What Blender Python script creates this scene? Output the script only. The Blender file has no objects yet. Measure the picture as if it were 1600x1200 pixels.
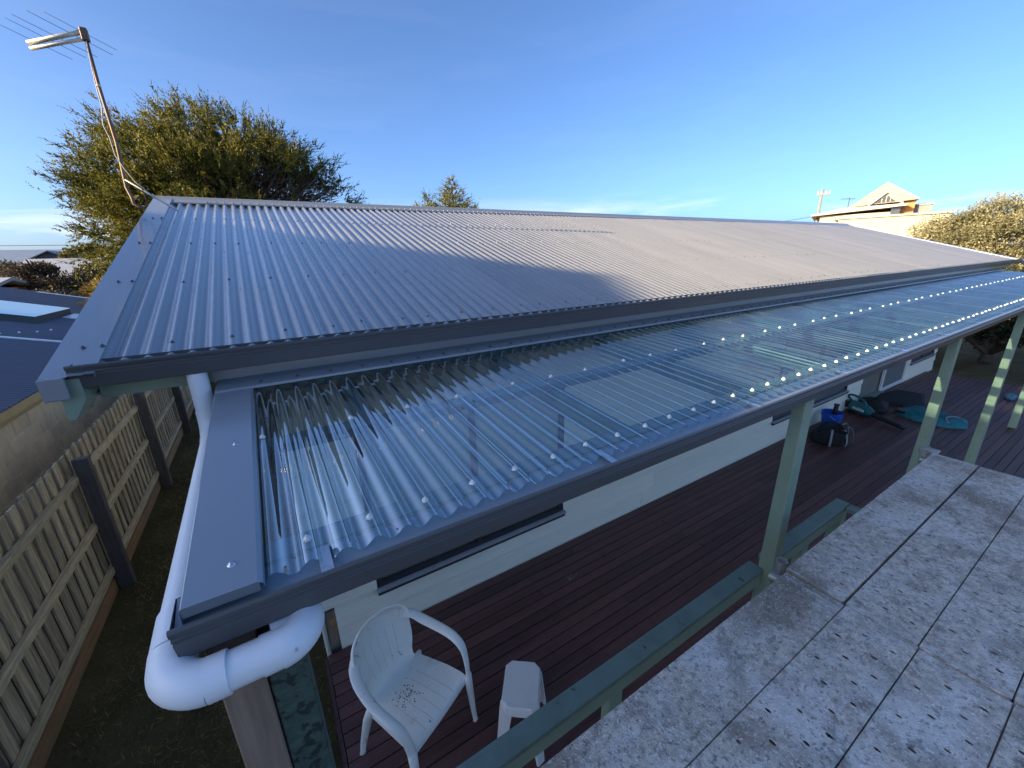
import bpy, math, random
import numpy as np
from mathutils import Vector, Matrix
random.seed(7); RNG = np.random.default_rng(11)
S = bpy.context.scene
COL = S.collection
ZOFF = 3.43            # everything is laid out with the eye at z = 0; the ground ends up at z = 0

# ------------------------------------------------------------------ camera
cam_d = bpy.data.cameras.new('camera'); cam = bpy.data.objects.new('camera', cam_d); COL.objects.link(cam)
S.camera = cam
cam_d.sensor_fit = 'HORIZONTAL'; cam_d.sensor_width = 36.0; cam_d.lens = 36.0*628.1/1600
cam_d.clip_start = 0.02; cam_d.clip_end = 6000
_p, _r, _y = math.radians(17.50), math.radians(-1.6), math.radians(31.13)
_f = Vector((math.sin(_y)*math.cos(_p), math.cos(_y)*math.cos(_p), -math.sin(_p)))
_rt = Vector((math.cos(_y), -math.sin(_y), 0)); _u = _rt.cross(_f)
_r2 = _rt*math.cos(_r)+_u*math.sin(_r); _u2 = -_rt*math.sin(_r)+_u*math.cos(_r)
cam.matrix_world = Matrix(((_r2.x,_u2.x,-_f.x,0),(_r2.y,_u2.y,-_f.y,0),(_r2.z,_u2.z,-_f.z,0),(0,0,0,1)))

# ------------------------------------------------------------------ light
SUN_EL = math.radians(15.5)
TO_SUN = Vector((-math.cos(SUN_EL)*0.9968, math.cos(SUN_EL)*0.08, math.sin(SUN_EL)))
W = bpy.data.worlds.new('World'); S.world = W; W.use_nodes = True
nt = W.node_tree; nt.nodes.clear()
out = nt.nodes.new('ShaderNodeOutputWorld'); bg = nt.nodes.new('ShaderNodeBackground')
sky = nt.nodes.new('ShaderNodeTexSky'); sky.sky_type = 'NISHITA'; sky.sun_disc = False
sky.sun_elevation = SUN_EL; sky.sun_rotation = math.atan2(TO_SUN.x, TO_SUN.y)
sky.altitude = 10; sky.air_density = 0.62; sky.dust_density = 2.1; sky.ozone_density = 4.6
# thin cirrus over the whole sky, densest in a low bank
tc = nt.nodes.new('ShaderNodeTexCoord')
mp = nt.nodes.new('ShaderNodeMapping'); mp.inputs['Scale'].default_value = (1.0, 1.0, 6.0); mp.inputs['Rotation'].default_value = (0.12, 0.0, 0.6)
nz = nt.nodes.new('ShaderNodeTexNoise'); nz.inputs['Scale'].default_value = 2.6; nz.inputs['Detail'].default_value = 7; nz.inputs['Roughness'].default_value = 0.6; nz.inputs['Distortion'].default_value = 0.4
cr = nt.nodes.new('ShaderNodeValToRGB'); cr.color_ramp.elements[0].position = 0.46; cr.color_ramp.elements[1].position = 0.70
sep = nt.nodes.new('ShaderNodeSeparateXYZ')
low = nt.nodes.new('ShaderNodeMapRange'); low.inputs['From Min'].default_value = 0.05; low.inputs['From Max'].default_value = 0.16; low.inputs['To Min'].default_value = 1.0; low.inputs['From Max'].default_value = 0.13; low.inputs['To Max'].default_value = 0.025
mul = nt.nodes.new('ShaderNodeMath'); mul.operation = 'MULTIPLY'
mixc = nt.nodes.new('ShaderNodeMixRGB'); mixc.inputs[2].default_value = (4.2, 4.05, 3.8, 1)
nt.links.new(tc.outputs['Generated'], mp.inputs['Vector']); nt.links.new(mp.outputs['Vector'], nz.inputs['Vector'])
nt.links.new(nz.outputs['Fac'], cr.inputs['Fac']); nt.links.new(tc.outputs['Generated'], sep.inputs[0])
nt.links.new(sep.outputs['Z'], low.inputs['Value']); nt.links.new(cr.outputs['Color'], mul.inputs[0]); nt.links.new(low.outputs[0], mul.inputs[1])
nt.links.new(mul.outputs[0], mixc.inputs[0]); nt.links.new(sky.outputs[0], mixc.inputs[1])
nt.links.new(mixc.outputs[0], bg.inputs['Color']); nt.links.new(bg.outputs[0], out.inputs['Surface'])
bg.inputs['Strength'].default_value = 0.12
sun_d = bpy.data.lights.new('sun', 'SUN'); sun_d.energy = 5.0; sun_d.angle = math.radians(0.5); sun_d.color = (1.0, 0.78, 0.47)
sun = bpy.data.objects.new('sun', sun_d); COL.objects.link(sun)
sun.rotation_euler = (-TO_SUN).to_track_quat('-Z', 'Y').to_euler(); sun.location = (-20, 0, 20)
vs = S.view_settings; vs.view_transform = 'Standard'; vs.look = 'None'; vs.gamma = 1.0; vs.use_curve_mapping = False
vs.exposure = 1.52

# ------------------------------------------------------------------ materials
def principled(name):
    m = bpy.data.materials.new(name); m.use_nodes = True
    return m, m.node_tree, m.node_tree.nodes['Principled BSDF']
def N(nt, t, **kw):
    n = nt.nodes.new(t)
    for k, v in kw.items(): setattr(n, k, v)
    return n
def mat(name, color, rough=0.6, metal=0.0, spec=0.5, var=0.12, scale=6.0, stretch=(1,1,1), spots=None, bump=0.0, bscale=80.0, bstretch=None, rand=0.0, island=0.0, coat=0.0, trans=0.0, color2=None):
    m, nt, b = principled(name); L = nt.links.new
    geo = N(nt, 'ShaderNodeNewGeometry')
    mp = N(nt, 'ShaderNodeMapping'); mp.inputs['Scale'].default_value = stretch; L(geo.outputs['Position'], mp.inputs['Vector'])
    no = N(nt, 'ShaderNodeTexNoise'); no.inputs['Scale'].default_value = scale; no.inputs['Detail'].default_value = 6; no.inputs['Roughness'].default_value = 0.62
    L(mp.outputs[0], no.inputs['Vector'])
    rp = N(nt, 'ShaderNodeValToRGB'); rp.color_ramp.elements[0].position = 0.3; rp.color_ramp.elements[1].position = 0.7
    c = np.array(color)
    c2 = np.array(color2) if color2 else np.clip(c*(1+var), 0, 1)
    rp.color_ramp.elements[0].color = (*np.clip(c*(1-var), 0, 1), 1); rp.color_ramp.elements[1].color = (*c2, 1)
    L(no.outputs['Fac'], rp.inputs['Fac']); cur = rp.outputs['Color']
    if spots:      # list of (scale, threshold, softness, colour, amount)
        for sc, th, sf, co, am in spots:
            n2 = N(nt, 'ShaderNodeTexNoise'); n2.inputs['Scale'].default_value = sc; n2.inputs['Detail'].default_value = 5; n2.inputs['Roughness'].default_value = 0.6
            L(mp.outputs[0], n2.inputs['Vector'])
            mr = N(nt, 'ShaderNodeMapRange'); mr.inputs['From Min'].default_value = th; mr.inputs['From Max'].default_value = th+sf; mr.inputs['To Max'].default_value = am
            L(n2.outputs['Fac'], mr.inputs['Value'])
            mx = N(nt, 'ShaderNodeMixRGB'); mx.inputs[2].default_value = (*co, 1); L(mr.outputs[0], mx.inputs[0]); L(cur, mx.inputs[1]); cur = mx.outputs[0]
    if rand or island:
        hs = N(nt, 'ShaderNodeHueSaturation'); mr = N(nt, 'ShaderNodeMapRange'); a = rand or island
        mr.inputs['To Min'].default_value = 1-a; mr.inputs['To Max'].default_value = 1+a
        if rand:
            oi = N(nt, 'ShaderNodeObjectInfo'); L(oi.outputs['Random'], mr.inputs['Value'])
        else:
            L(geo.outputs['Random Per Island'], mr.inputs['Value'])
            mh = N(nt, 'ShaderNodeMapRange'); mh.inputs['To Min'].default_value = 0.485; mh.inputs['To Max'].default_value = 0.515
            L(geo.outputs['Random Per Island'], mh.inputs['Value']); L(mh.outputs[0], hs.inputs['Hue'])
        L(mr.outputs[0], hs.inputs['Value']); L(cur, hs.inputs['Color']); cur = hs.outputs[0]
    L(cur, b.inputs['Base Color'])
    b.inputs['Metallic'].default_value = metal; b.inputs['Specular IOR Level'].default_value = spec
    rr = N(nt, 'ShaderNodeMapRange'); rr.inputs['To Min'].default_value = max(0.02, rough*0.8); rr.inputs['To Max'].default_value = min(1, rough*1.2)
    L(no.outputs['Fac'], rr.inputs['Value']); L(rr.outputs[0], b.inputs['Roughness'])
    if coat: b.inputs['Coat Weight'].default_value = coat; b.inputs['Coat Roughness'].default_value = 0.15
    if bump:
        mb_ = N(nt, 'ShaderNodeMapping'); mb_.inputs['Scale'].default_value = bstretch or stretch; L(geo.outputs['Position'], mb_.inputs['Vector'])
        n3 = N(nt, 'ShaderNodeTexNoise'); n3.inputs['Scale'].default_value = bscale; n3.inputs['Detail'].default_value = 4; L(mb_.outputs[0], n3.inputs['Vector'])
        bp = N(nt, 'ShaderNodeBump'); bp.inputs['Strength'].default_value = bump; bp.inputs['Distance'].default_value = 0.01
        L(n3.outputs['Fac'], bp.inputs['Height']); L(bp.outputs[0], b.inputs['Normal'])
    if trans:
        tr = N(nt, 'ShaderNodeBsdfTranslucent'); L(cur, tr.inputs['Color']); mx = N(nt, 'ShaderNodeMixShader'); mx.inputs[0].default_value = trans
        o = nt.nodes['Material Output']; L(b.outputs[0], mx.inputs[1]); L(tr.outputs[0], mx.inputs[2]); L(mx.outputs[0], o.inputs['Surface'])
    return m
def clear_mat(name, tint, gain, rough, milk, milkcol, base=0.055):
    m, nt, b = principled(name); L = nt.links.new; nt.nodes.remove(b)
    lw = N(nt, 'ShaderNodeLayerWeight'); lw.inputs['Blend'].default_value = 0.5
    pw = N(nt, 'ShaderNodeMath', operation='POWER'); pw.inputs[1].default_value = 3.4; L(lw.outputs['Facing'], pw.inputs[0])
    ma = N(nt, 'ShaderNodeMath', operation='MULTIPLY_ADD'); ma.inputs[1].default_value = 0.95*gain; ma.inputs[2].default_value = base*gain; ma.use_clamp = True; L(pw.outputs[0], ma.inputs[0])
    tr = N(nt, 'ShaderNodeBsdfTransparent'); tr.inputs[0].default_value = (*tint, 1)
    gl = N(nt, 'ShaderNodeBsdfGlossy'); gl.inputs['Roughness'].default_value = rough; gl.inputs['Color'].default_value = (1, 1, 1, 1)
    df = N(nt, 'ShaderNodeBsdfDiffuse'); df.inputs[0].default_value = (*milkcol, 1)
    geo = N(nt, 'ShaderNodeNewGeometry'); mp = N(nt, 'ShaderNodeMapping'); mp.inputs['Scale'].default_value = (14, 2.2, 3); L(geo.outputs['Position'], mp.inputs[0])
    no = N(nt, 'ShaderNodeTexNoise'); no.inputs['Scale'].default_value = 1.6; no.inputs['Detail'].default_value = 8; no.inputs['Roughness'].default_value = 0.7; L(mp.outputs[0], no.inputs['Vector'])
    mr = N(nt, 'ShaderNodeMapRange'); mr.inputs['From Min'].default_value = 0.4; mr.inputs['From Max'].default_value = 0.78; mr.inputs['To Min'].default_value = milk*0.25; mr.inputs['To Max'].default_value = milk*1.9; L(no.outputs['Fac'], mr.inputs['Value'])
    m1 = N(nt, 'ShaderNodeMixShader'); L(mr.outputs[0], m1.inputs[0]); L(tr.outputs[0], m1.inputs[1]); L(df.outputs[0], m1.inputs[2])
    m2 = N(nt, 'ShaderNodeMixShader'); L(ma.outputs[0], m2.inputs[0]); L(m1.outputs[0], m2.inputs[1]); L(gl.outputs[0], m2.inputs[2])
    L(m2.outputs[0], nt.nodes['Material Output'].inputs['Surface'])
    return m
M = {}
M['roof'] = mat('painted_roof_steel', (0.20,0.206,0.216), 0.24, spec=1.0, coat=1.0, rand=0.05, var=0.09, scale=1.3, stretch=(3,0.6,1), spots=[(60,0.70,0.05,(0.30,0.30,0.30),0.2)])
M['trim'] = mat('painted_trim_steel', (0.225,0.250,0.280), 0.34, spec=0.8, coat=0.6, var=0.05, scale=2.0, spots=[(40,0.69,0.05,(0.33,0.33,0.33),0.3)])
M['gutter'] = mat('painted_gutter_steel', (0.088,0.088,0.090), 0.36, spec=0.5, var=0.06, scale=3.0, stretch=(0.5,3,3), spots=[(30,0.68,0.06,(0.18,0.175,0.17),0.35)])
M['screw'] = mat('dark_screw', (0.09,0.095,0.11), 0.45, metal=0.3, var=0.2)
M['galv'] = mat('galvanised_strap', (0.55,0.57,0.60), 0.35, metal=0.8, var=0.2, scale=40)
M['cap'] = mat('white_screw_cap', (0.62,0.63,0.62), 0.35, var=0.05)
M['clear'] = clear_mat('clear_polycarbonate', (0.60,0.78,0.86), 2.0, 0.02, 0.05, (0.40,0.52,0.62), 0.085)
M['glass'] = clear_mat('window_glass', (0.80,0.87,0.87), 1.3, 0.01, 0.03, (0.5,0.5,0.5))
M['green'] = mat('sage_green_paint', (0.25,0.325,0.24), 0.45, var=0.10, scale=4.0, spots=[(22,0.66,0.08,(0.05,0.06,0.05),0.5)])
M['greentop'] = mat('weathered_green_rail_paint', (0.165,0.235,0.21), 0.5, var=0.16, scale=7.0, spots=[(16,0.67,0.05,(0.03,0.035,0.035),0.7),(30,0.7,0.04,(0.22,0.27,0.25),0.5)])
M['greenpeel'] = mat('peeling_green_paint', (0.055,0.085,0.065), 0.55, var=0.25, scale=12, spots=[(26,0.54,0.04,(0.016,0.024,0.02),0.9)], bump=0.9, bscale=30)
M['timber'] = mat('bare_brown_timber', (0.235,0.165,0.115), 0.75, var=0.25, scale=7, stretch=(6,6,0.5), bump=0.3, bscale=30, bstretch=(5,5,0.4))
M['pvc'] = mat('white_pvc', (0.80,0.81,0.82), 0.42, var=0.03, scale=5, spots=[(9,0.66,0.1,(0.62,0.6,0.56),0.35)])
M['wall'] = mat('cream_weatherboard', (0.90,0.86,0.70), 0.6, var=0.05, scale=3, stretch=(0.4,3,8), bump=0.6, bscale=14, bstretch=(0.6,6,12), rand=0.05)
M['wallcore'] = mat('wall_backing', (0.20,0.18,0.15), 0.9)
M['soffit'] = mat('eave_lining', (0.34,0.34,0.31), 0.7)
M['frame'] = mat('dark_window_frame', (0.035,0.035,0.038), 0.4)
M['sill'] = mat('grey_window_sill', (0.30,0.31,0.32), 0.4)
M['blind'] = mat('pale_blind', (0.72,0.72,0.64), 0.8, var=0.06, scale=4)
M['white'] = mat('white_paint', (0.74,0.74,0.72), 0.45, var=0.04)
M['screen'] = mat('grey_fly_screen', (0.16,0.16,0.165), 0.7, bump=0.3, bscale=300)
M['deck'] = mat('maroon_deck_stain', (0.105,0.042,0.038), 0.50, spec=0.45, var=0.30, scale=3.0, stretch=(0.6,14,6), rand=0.32, bump=0.25, bscale=20, bstretch=(0.8,26,10), spots=[(2.3,0.60,0.2,(0.15,0.10,0.09),0.4),(40,0.72,0.03,(0.3,0.27,0.24),0.5)])
M['joist'] = mat('dark_joist', (0.02,0.016,0.014), 0.9)
M['paling'] = mat('weathered_paling', (0.50,0.385,0.245), 0.85, var=0.45, scale=5, stretch=(8,8,0.6), rand=0.22, bump=0.5, bscale=26, bstretch=(8,8,0.5), spots=[(3.5,0.58,0.15,(0.17,0.145,0.11),0.55)])
M['rail'] = mat('lichened_fence_rail', (0.58,0.455,0.275), 0.85, var=0.28, scale=6, stretch=(6,0.7,6), rand=0.12, bump=0.4, bscale=20, bstretch=(8,0.6,8), spots=[(10,0.56,0.12,(0.22,0.19,0.13),0.55)])
M['fpost'] = mat('dark_fence_post', (0.10,0.085,0.075), 0.8, var=0.3, scale=7, stretch=(5,5,0.6), rand=0.3, bump=0.4, bscale=22, bstretch=(6,6,0.5))
M['plinth'] = mat('brown_plinth_board', (0.34,0.19,0.09), 0.85, var=0.3, scale=5, stretch=(4,0.5,4))
M['block'] = mat('concrete_block', (0.82,0.68,0.47), 0.9, var=0.12, scale=7, rand=0.10, bump=0.35, bscale=90)
M['mortar'] = mat('mortar', (0.74,0.66,0.50), 0.9, bump=0.3)
M['tanfascia'] = mat('tan_fascia', (0.55,0.43,0.23), 0.5)
M['nroof'] = mat('charcoal_ribbed_roof', (0.12,0.13,0.17), 0.45, var=0.1, scale=2)
M['flash'] = mat('bright_flashing', (0.82,0.84,0.84), 0.3, var=0.03)
M['skylid'] = mat('skylight_dome', (0.62,0.82,0.78), 0.2, var=0.03)
M['skybox'] = mat('skylight_kerb', (0.10,0.12,0.115), 0.5)
M['antal'] = mat('antenna_aluminium', (0.66,0.60,0.47), 0.4, metal=0.4, var=0.2, scale=20)
M['antrod'] = mat('antenna_rod', (0.10,0.11,0.13), 0.4, metal=0.5)
M['mast'] = mat('rusty_mast', (0.16,0.115,0.08), 0.6, metal=0.3, var=0.4, scale=10, stretch=(1,1,0.5), spots=[(5,0.55,0.1,(0.20,0.085,0.03),0.8)])
M['brace'] = mat('galvanised_brace', (0.62,0.60,0.54), 0.45, metal=0.3, var=0.15, scale=12)
M['cable'] = mat('pale_cable', (0.45,0.42,0.38), 0.6)
M['plank'] = mat('weathered_scaffold_plank', (0.49,0.425,0.35), 0.75, var=0.42, scale=38, rand=0.06, bump=0.5, bscale=140,
    spots=[(2.6,0.50,0.10,(0.70,0.68,0.65),0.5),(8.0,0.52,0.14,(0.70,0.68,0.65),0.5),(2.0,0.52,0.09,(0.215,0.17,0.12),0.8),(6,0.55,0.10,(0.22,0.18,0.135),0.6),(14,0.60,0.06,(0.10,0.09,0.08),0.5),(70,0.56,0.07,(0.12,0.115,0.11),0.65),(120,0.58,0.05,(0.80,0.81,0.82),0.55)])
M['plankedge'] = mat('worn_plank_rim', (0.42,0.43,0.44), 0.55, metal=0.2, var=0.25, scale=40, spots=[(6,0.56,0.1,(0.18,0.12,0.08),0.6)])
M['tube'] = mat('galvanised_tube', (0.42,0.42,0.41), 0.45, metal=0.5, var=0.2, scale=14, spots=[(8,0.58,0.1,(0.2,0.14,0.09),0.5)])
M['plastic'] = mat('dirty_white_plastic', (0.85,0.83,0.75), 0.42, var=0.05, scale=6, spots=[(4.5,0.60,0.12,(0.40,0.35,0.26),0.75),(34,0.685,0.02,(0.05,0.045,0.04),0.9),(100,0.70,0.03,(0.15,0.14,0.12),0.6)])
M['plastic2'] = mat('grey_white_plastic', (0.70,0.68,0.65), 0.5, var=0.06, scale=9, bump=0.25, bscale=160)
M['bluep'] = mat('blue_bucket_plastic', (0.012,0.095,0.48), 0.4)
M['black'] = mat('black_fabric', (0.012,0.012,0.014), 0.8, var=0.4, scale=20, bump=0.4, bscale=60)
M['blackp'] = mat('black_plastic', (0.014,0.014,0.016), 0.4)
M['webbing'] = mat('grey_webbing', (0.26,0.26,0.27), 0.7)
M['teal'] = mat('teal_plastic', (0.008,0.115,0.125), 0.4)
M['tealf'] = mat('teal_fabric', (0.010,0.145,0.175), 0.65, var=0.3, scale=12, bump=0.5, bscale=25)
M['bluef'] = mat('blue_cloth', (0.015,0.06,0.14), 0.8, var=0.3, scale=20, bump=0.5, bscale=30)
M['ink'] = mat('white_lettering', (0.75,0.76,0.76), 0.5)
M['cleaf'] = mat('cypress_foliage', (0.034,0.060,0.014), 0.6, spec=0.3, var=0.3, scale=1.1, island=0.5, trans=0.25, color2=(0.24,0.205,0.03))
M['ctwig'] = mat('cypress_dead_twig', (0.105,0.070,0.042), 0.8, var=0.3, scale=1, island=0.4)
M['bark'] = mat('grey_brown_bark', (0.105,0.080,0.060), 0.9, var=0.3, scale=4, bump=0.6, bscale=14)
M['pleaf'] = mat('pine_foliage', (0.09,0.10,0.03), 0.6, spec=0.3, var=0.3, scale=0.7, island=0.4, trans=0.25, color2=(0.24,0.22,0.06))
M['bleaf'] = mat('olive_coastal_foliage', (0.13,0.125,0.06), 0.55, spec=0.4, var=0.25, scale=0.9, island=0.45, trans=0.25, color2=(0.34,0.305,0.165))
M['sleaf'] = mat('dull_shrub_foliage', (0.062,0.060,0.034), 0.65, spec=0.3, var=0.35, scale=0.5, island=0.45, trans=0.2, color2=(0.11,0.105,0.040))
M['sleaf2'] = mat('purple_brown_shrub_foliage', (0.075,0.058,0.048), 0.65, spec=0.3, var=0.3, scale=0.5, island=0.45, trans=0.2, color2=(0.115,0.095,0.05))
M['yleaf'] = mat('yellow_green_foliage', (0.085,0.085,0.025), 0.6, spec=0.3, var=0.3, scale=0.5, island=0.4, trans=0.25, color2=(0.19,0.165,0.05))
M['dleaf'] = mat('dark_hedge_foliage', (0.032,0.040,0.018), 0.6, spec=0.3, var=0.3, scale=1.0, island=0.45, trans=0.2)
M['oleaf'] = mat('orange_dead_frond', (0.34,0.185,0.085), 0.75, var=0.3, scale=2, island=0.35, trans=0.2)
M['fleaf'] = mat('far_treeline_foliage', (0.085,0.105,0.085), 0.8, spec=0.2, var=0.2, scale=0.05, island=0.3)
M['blade'] = mat('dry_winter_grass', (0.21,0.15,0.055), 0.8, spec=0.2, var=0.3, scale=1.2, island=0.5, trans=0.2, color2=(0.36,0.24,0.09))
M['cream'] = mat('cream_render', (0.40,0.345,0.265), 0.7, var=0.05, scale=2)
M['creamroof'] = mat('cream_roof', (0.38,0.33,0.26), 0.6, var=0.05, scale=2)
M['creamtrim'] = mat('cream_trim', (0.43,0.385,0.315), 0.5)
M['orange'] = mat('orange_cladding', (0.50,0.20,0.05), 0.6)
M['greyclad'] = mat('grey_cladding', (0.20,0.20,0.195), 0.6)
M['dkglass'] = mat('dark_window_pane', (0.05,0.06,0.07), 0.12)
M['pale_roof'] = mat('pale_grey_roof', (0.40,0.41,0.42), 0.45, var=0.08, scale=1)
M['blue_roof'] = mat('blue_grey_roof', (0.22,0.27,0.33), 0.45, var=0.08, scale=1)
M['dkgable'] = mat('dark_gable', (0.05,0.075,0.085), 0.6)
M['brick'] = mat('pale_brick', (0.42,0.36,0.28), 0.85, var=0.15, scale=5)
M['polew'] = mat('grey_pole_timber', (0.24,0.20,0.165), 0.85, var=0.2, scale=3)
M['wire'] = mat('overhead_wire', (0.06,0.06,0.065), 0.5)
M['stone'] = mat('pale_stone', (0.55,0.52,0.45), 0.8)
M['twig'] = mat('dry_twig', (0.30,0.25,0.18), 0.8)
def ground_mat():
    m, nt, b = principled('dry_ground'); L = nt.links.new
    geo = N(nt, 'ShaderNodeNewGeometry')
    n1 = N(nt, 'ShaderNodeTexNoise'); n1.inputs['Scale'].default_value = 0.9; n1.inputs['Detail'].default_value = 9; n1.inputs['Roughness'].default_value = 0.7; L(geo.outputs['Position'], n1.inputs['Vector'])
    r = N(nt, 'ShaderNodeValToRGB'); e = r.color_ramp.elements; e[0].position = 0.3; e[0].color = (0.055,0.042,0.018,1); e[1].position = 0.72; e[1].color = (0.17,0.125,0.06,1); k = e.new(0.5); k.color = (0.095,0.076,0.030,1)
    L(n1.outputs['Fac'], r.inputs['Fac']); L(r.outputs[0], b.inputs['Base Color']); b.inputs['Roughness'].default_value = 0.95; b.inputs['Specular IOR Level'].default_value = 0.2
    n2 = N(nt, 'ShaderNodeTexNoise'); n2.inputs['Scale'].default_value = 25; n2.inputs['Detail'].default_value = 6; L(geo.outputs['Position'], n2.inputs['Vector'])
    bp = N(nt, 'ShaderNodeBump'); bp.inputs['Strength'].default_value = 0.8; bp.inputs['Distance'].default_value = 0.03; L(n2.outputs['Fac'], bp.inputs['Height']); L(bp.outputs[0], b.inputs['Normal'])
    return m
M['ground'] = ground_mat()

# ------------------------------------------------------------------ mesh helpers
WL = {}
class MB:
    def __init__(s): s.v = []; s.f = []
    def add(s, vs_, fs_):
        o = len(s.v); s.v += [tuple(v) for v in vs_]; s.f += [tuple(i+o for i in f) for f in fs_]; return s
    def box(s, x0, x1, y0, y1, z0, z1, c=0.0):
        if c <= 0:
            return s.add([(x0,y0,z0),(x1,y0,z0),(x1,y1,z0),(x0,y1,z0),(x0,y0,z1),(x1,y0,z1),(x1,y1,z1),(x0,y1,z1)],
                [(0,3,2,1),(4,5,6,7),(0,1,5,4),(1,2,6,5),(2,3,7,6),(3,0,4,7)])
        V = []; idx = {}
        X = (x0, x1); Y = (y0, y1); Z = (z0, z1); sg = (1, -1)
        for i in (0,1):
            for j in (0,1):
                for k in (0,1):
                    for a in range(3):
                        p = [X[i], Y[j], Z[k]]
                        for q in range(3):
                            if q != a: p[q] += c*sg[(i,j,k)[q]]
                        idx[(i,j,k,a)] = len(V); V.append(p)
        F = []
        for a in range(3):
            b, d = (a+1)%3, (a+2)%3
            for e in (0,1):
                def key(p, q):
                    t = [0,0,0]; t[a] = e; t[b] = p; t[d] = q; return idx[(*t, a)]
                f = [key(0,0), key(1,0), key(1,1), key(0,1)]
                F.append(f if e else f[::-1])
        for a in range(3):       # edges along axis a
            b, d = (a+1)%3, (a+2)%3
            for p in (0,1):
                for q in (0,1):
                    def key2(e, w):
                        t = [0,0,0]; t[a] = e; t[b] = p; t[d] = q; return idx[(*t, w)]
                    f = [key2(0,b), key2(1,b), key2(1,d), key2(0,d)]
                    F.append(f if (p+q)%2 else f[::-1])
        for i in (0,1):
            for j in (0,1):
                for k in (0,1):
                    f = [idx[(i,j,k,0)], idx[(i,j,k,1)], idx[(i,j,k,2)]]
                    F.append(f if (i+j+k)%2 else f[::-1])
        return s.add(V, F)
    def extr(s, prof, x0, x1, axis='x', closed=False, caps=False):
        def P(t, a, b): return (t, a, b) if axis == 'x' else ((a, t, b) if axis == 'y' else (a, b, t))
        n = len(prof); V = [P(x0, *p) for p in prof]+[P(x1, *p) for p in prof]; F = []
        for i in range(n if closed else n-1):
            j = (i+1)%n; F.append((i, j, n+j, n+i))
        if caps: F.append(tuple(range(n))[::-1]); F.append(tuple(range(n, 2*n)))
        return s.add(V, F)
    def tube(s, pts, r, n=12, caps=True, flat=None, up=None):
        pts = [Vector(p) for p in pts]; m = len(pts)
        rs = r if isinstance(r, (list, tuple)) else [r]*m
        V = []; F = []; ref = Vector(up) if up else None
        for i, p in enumerate(pts):
            t = (pts[min(i+1,m-1)]-pts[max(i-1,0)]).normalized()
            if ref is None:
                ref = Vector((0,0,1)) if abs(t.z) < 0.9 else Vector((1,0,0))
            a = (ref - t*ref.dot(t)).normalized(); b = t.cross(a)
            if not up: ref = a
            ra, rb = rs[i] if isinstance(rs[i], (list, tuple)) else (rs[i], rs[i])
            for k in range(n):
                w = 2*math.pi*k/n; V.append(p+a*(ra*math.cos(w))+b*(rb*math.sin(w)))
        for i in range(m-1):
            for k in range(n):
                k2 = (k+1)%n; F.append((i*n+k, i*n+k2, (i+1)*n+k2, (i+1)*n+k))
        if caps: F.append(tuple(range(n))[::-1]); F.append(tuple((m-1)*n+k for k in range(n)))
        return s.add(V, F)
    def lathe(s, prof, c=(0,0,0), n=20):
        V = []; F = []; m = len(prof)
        for (r, z) in prof:
            for k in range(n):
                w = 2*math.pi*k/n; V.append((c[0]+r*math.cos(w), c[1]+r*math.sin(w), c[2]+z))
        for i in range(m-1):
            for k in range(n):
                k2 = (k+1)%n; F.append((i*n+k, i*n+k2, (i+1)*n+k2, (i+1)*n+k))
        return s.add(V, F)
    def quad(s, *p): return s.add(p, [tuple(range(len(p)))])
    def mesh(s, name, mat_, smooth=False, origin=(0,0,0)):
        me = bpy.data.meshes.new(name); o = origin
        me.from_pydata([(v[0]-o[0], v[1]-o[1], v[2]-o[2]) for v in s.v], [], s.f); me.update()
        me.materials.append(M[mat_])
        if smooth: me.polygons.foreach_set('use_smooth', [True]*len(me.polygons))
        return me
    def build(s, name, mat_, parent=None, smooth=False, local=False, origin=None, auto=None):
        po = WL.get(parent, Vector((0,0,0))) if parent else Vector((0,0,0))
        o_ = Vector(origin) if origin is not None else (po if not local else Vector((0,0,0)))
        me = s.mesh(name, mat_, smooth, o_)
        ob = bpy.data.objects.new(name, me); COL.objects.link(ob)
        if parent: ob.parent = parent
        if not local: ob.location = o_-po if parent else o_
        WL[ob] = o_.copy() if not local else po.copy()
        if auto is not None: 
            me.polygons.foreach_set('use_smooth', [True]*len(me.polygons))
            try: me.set_sharp_from_angle(angle=math.radians(auto))
            except Exception: pass
        return ob
def piece(me, name, parent, loc, rot=None, scale=None):
    o = bpy.data.objects.new(name, me); COL.objects.link(o); o.parent = parent
    o.location = Vector(loc)-WL.get(parent, Vector((0,0,0)))
    if rot: o.rotation_euler = rot
    if scale: o.scale = scale
    WL[o] = Vector(loc); return o
def thing(name, label, cat, loc, rotz=0.0, group=None):
    o = bpy.data.objects.new(name, None); COL.objects.link(o); o.location = loc; o.rotation_euler = (0,0,rotz)
    o.empty_display_size = 0.1; WL[o] = Vector(loc); o['label'] = label; o['category'] = cat
    if group: o['group'] = group
    return o
def tag(o, label=None, cat=None, group=None, kind=None):
    for k, v in (('label',label),('category',cat),('group',group),('kind',kind)):
        if v: o[k] = v
    return o
def fast_mesh(name, V, Q, mat_, parent=None, smooth=False):
    V = np.asarray(V, np.float32); Q = np.asarray(Q, np.int32); k = Q.shape[1]
    if parent: V = V-np.array(WL[parent], np.float32)
    me = bpy.data.meshes.new(name); me.vertices.add(len(V)); me.vertices.foreach_set('co', V.ravel())
    me.loops.add(Q.size); me.loops.foreach_set('vertex_index', Q.ravel())
    me.polygons.add(len(Q)); me.polygons.foreach_set('loop_start', np.arange(0, Q.size, k, dtype=np.int32))
    me.update(calc_edges=True); me.validate(); me.materials.append(M[mat_])
    o = bpy.data.objects.new(name, me); COL.objects.link(o)
    if parent: o.parent = parent; WL[o] = WL[parent].copy()
    return o
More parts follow.
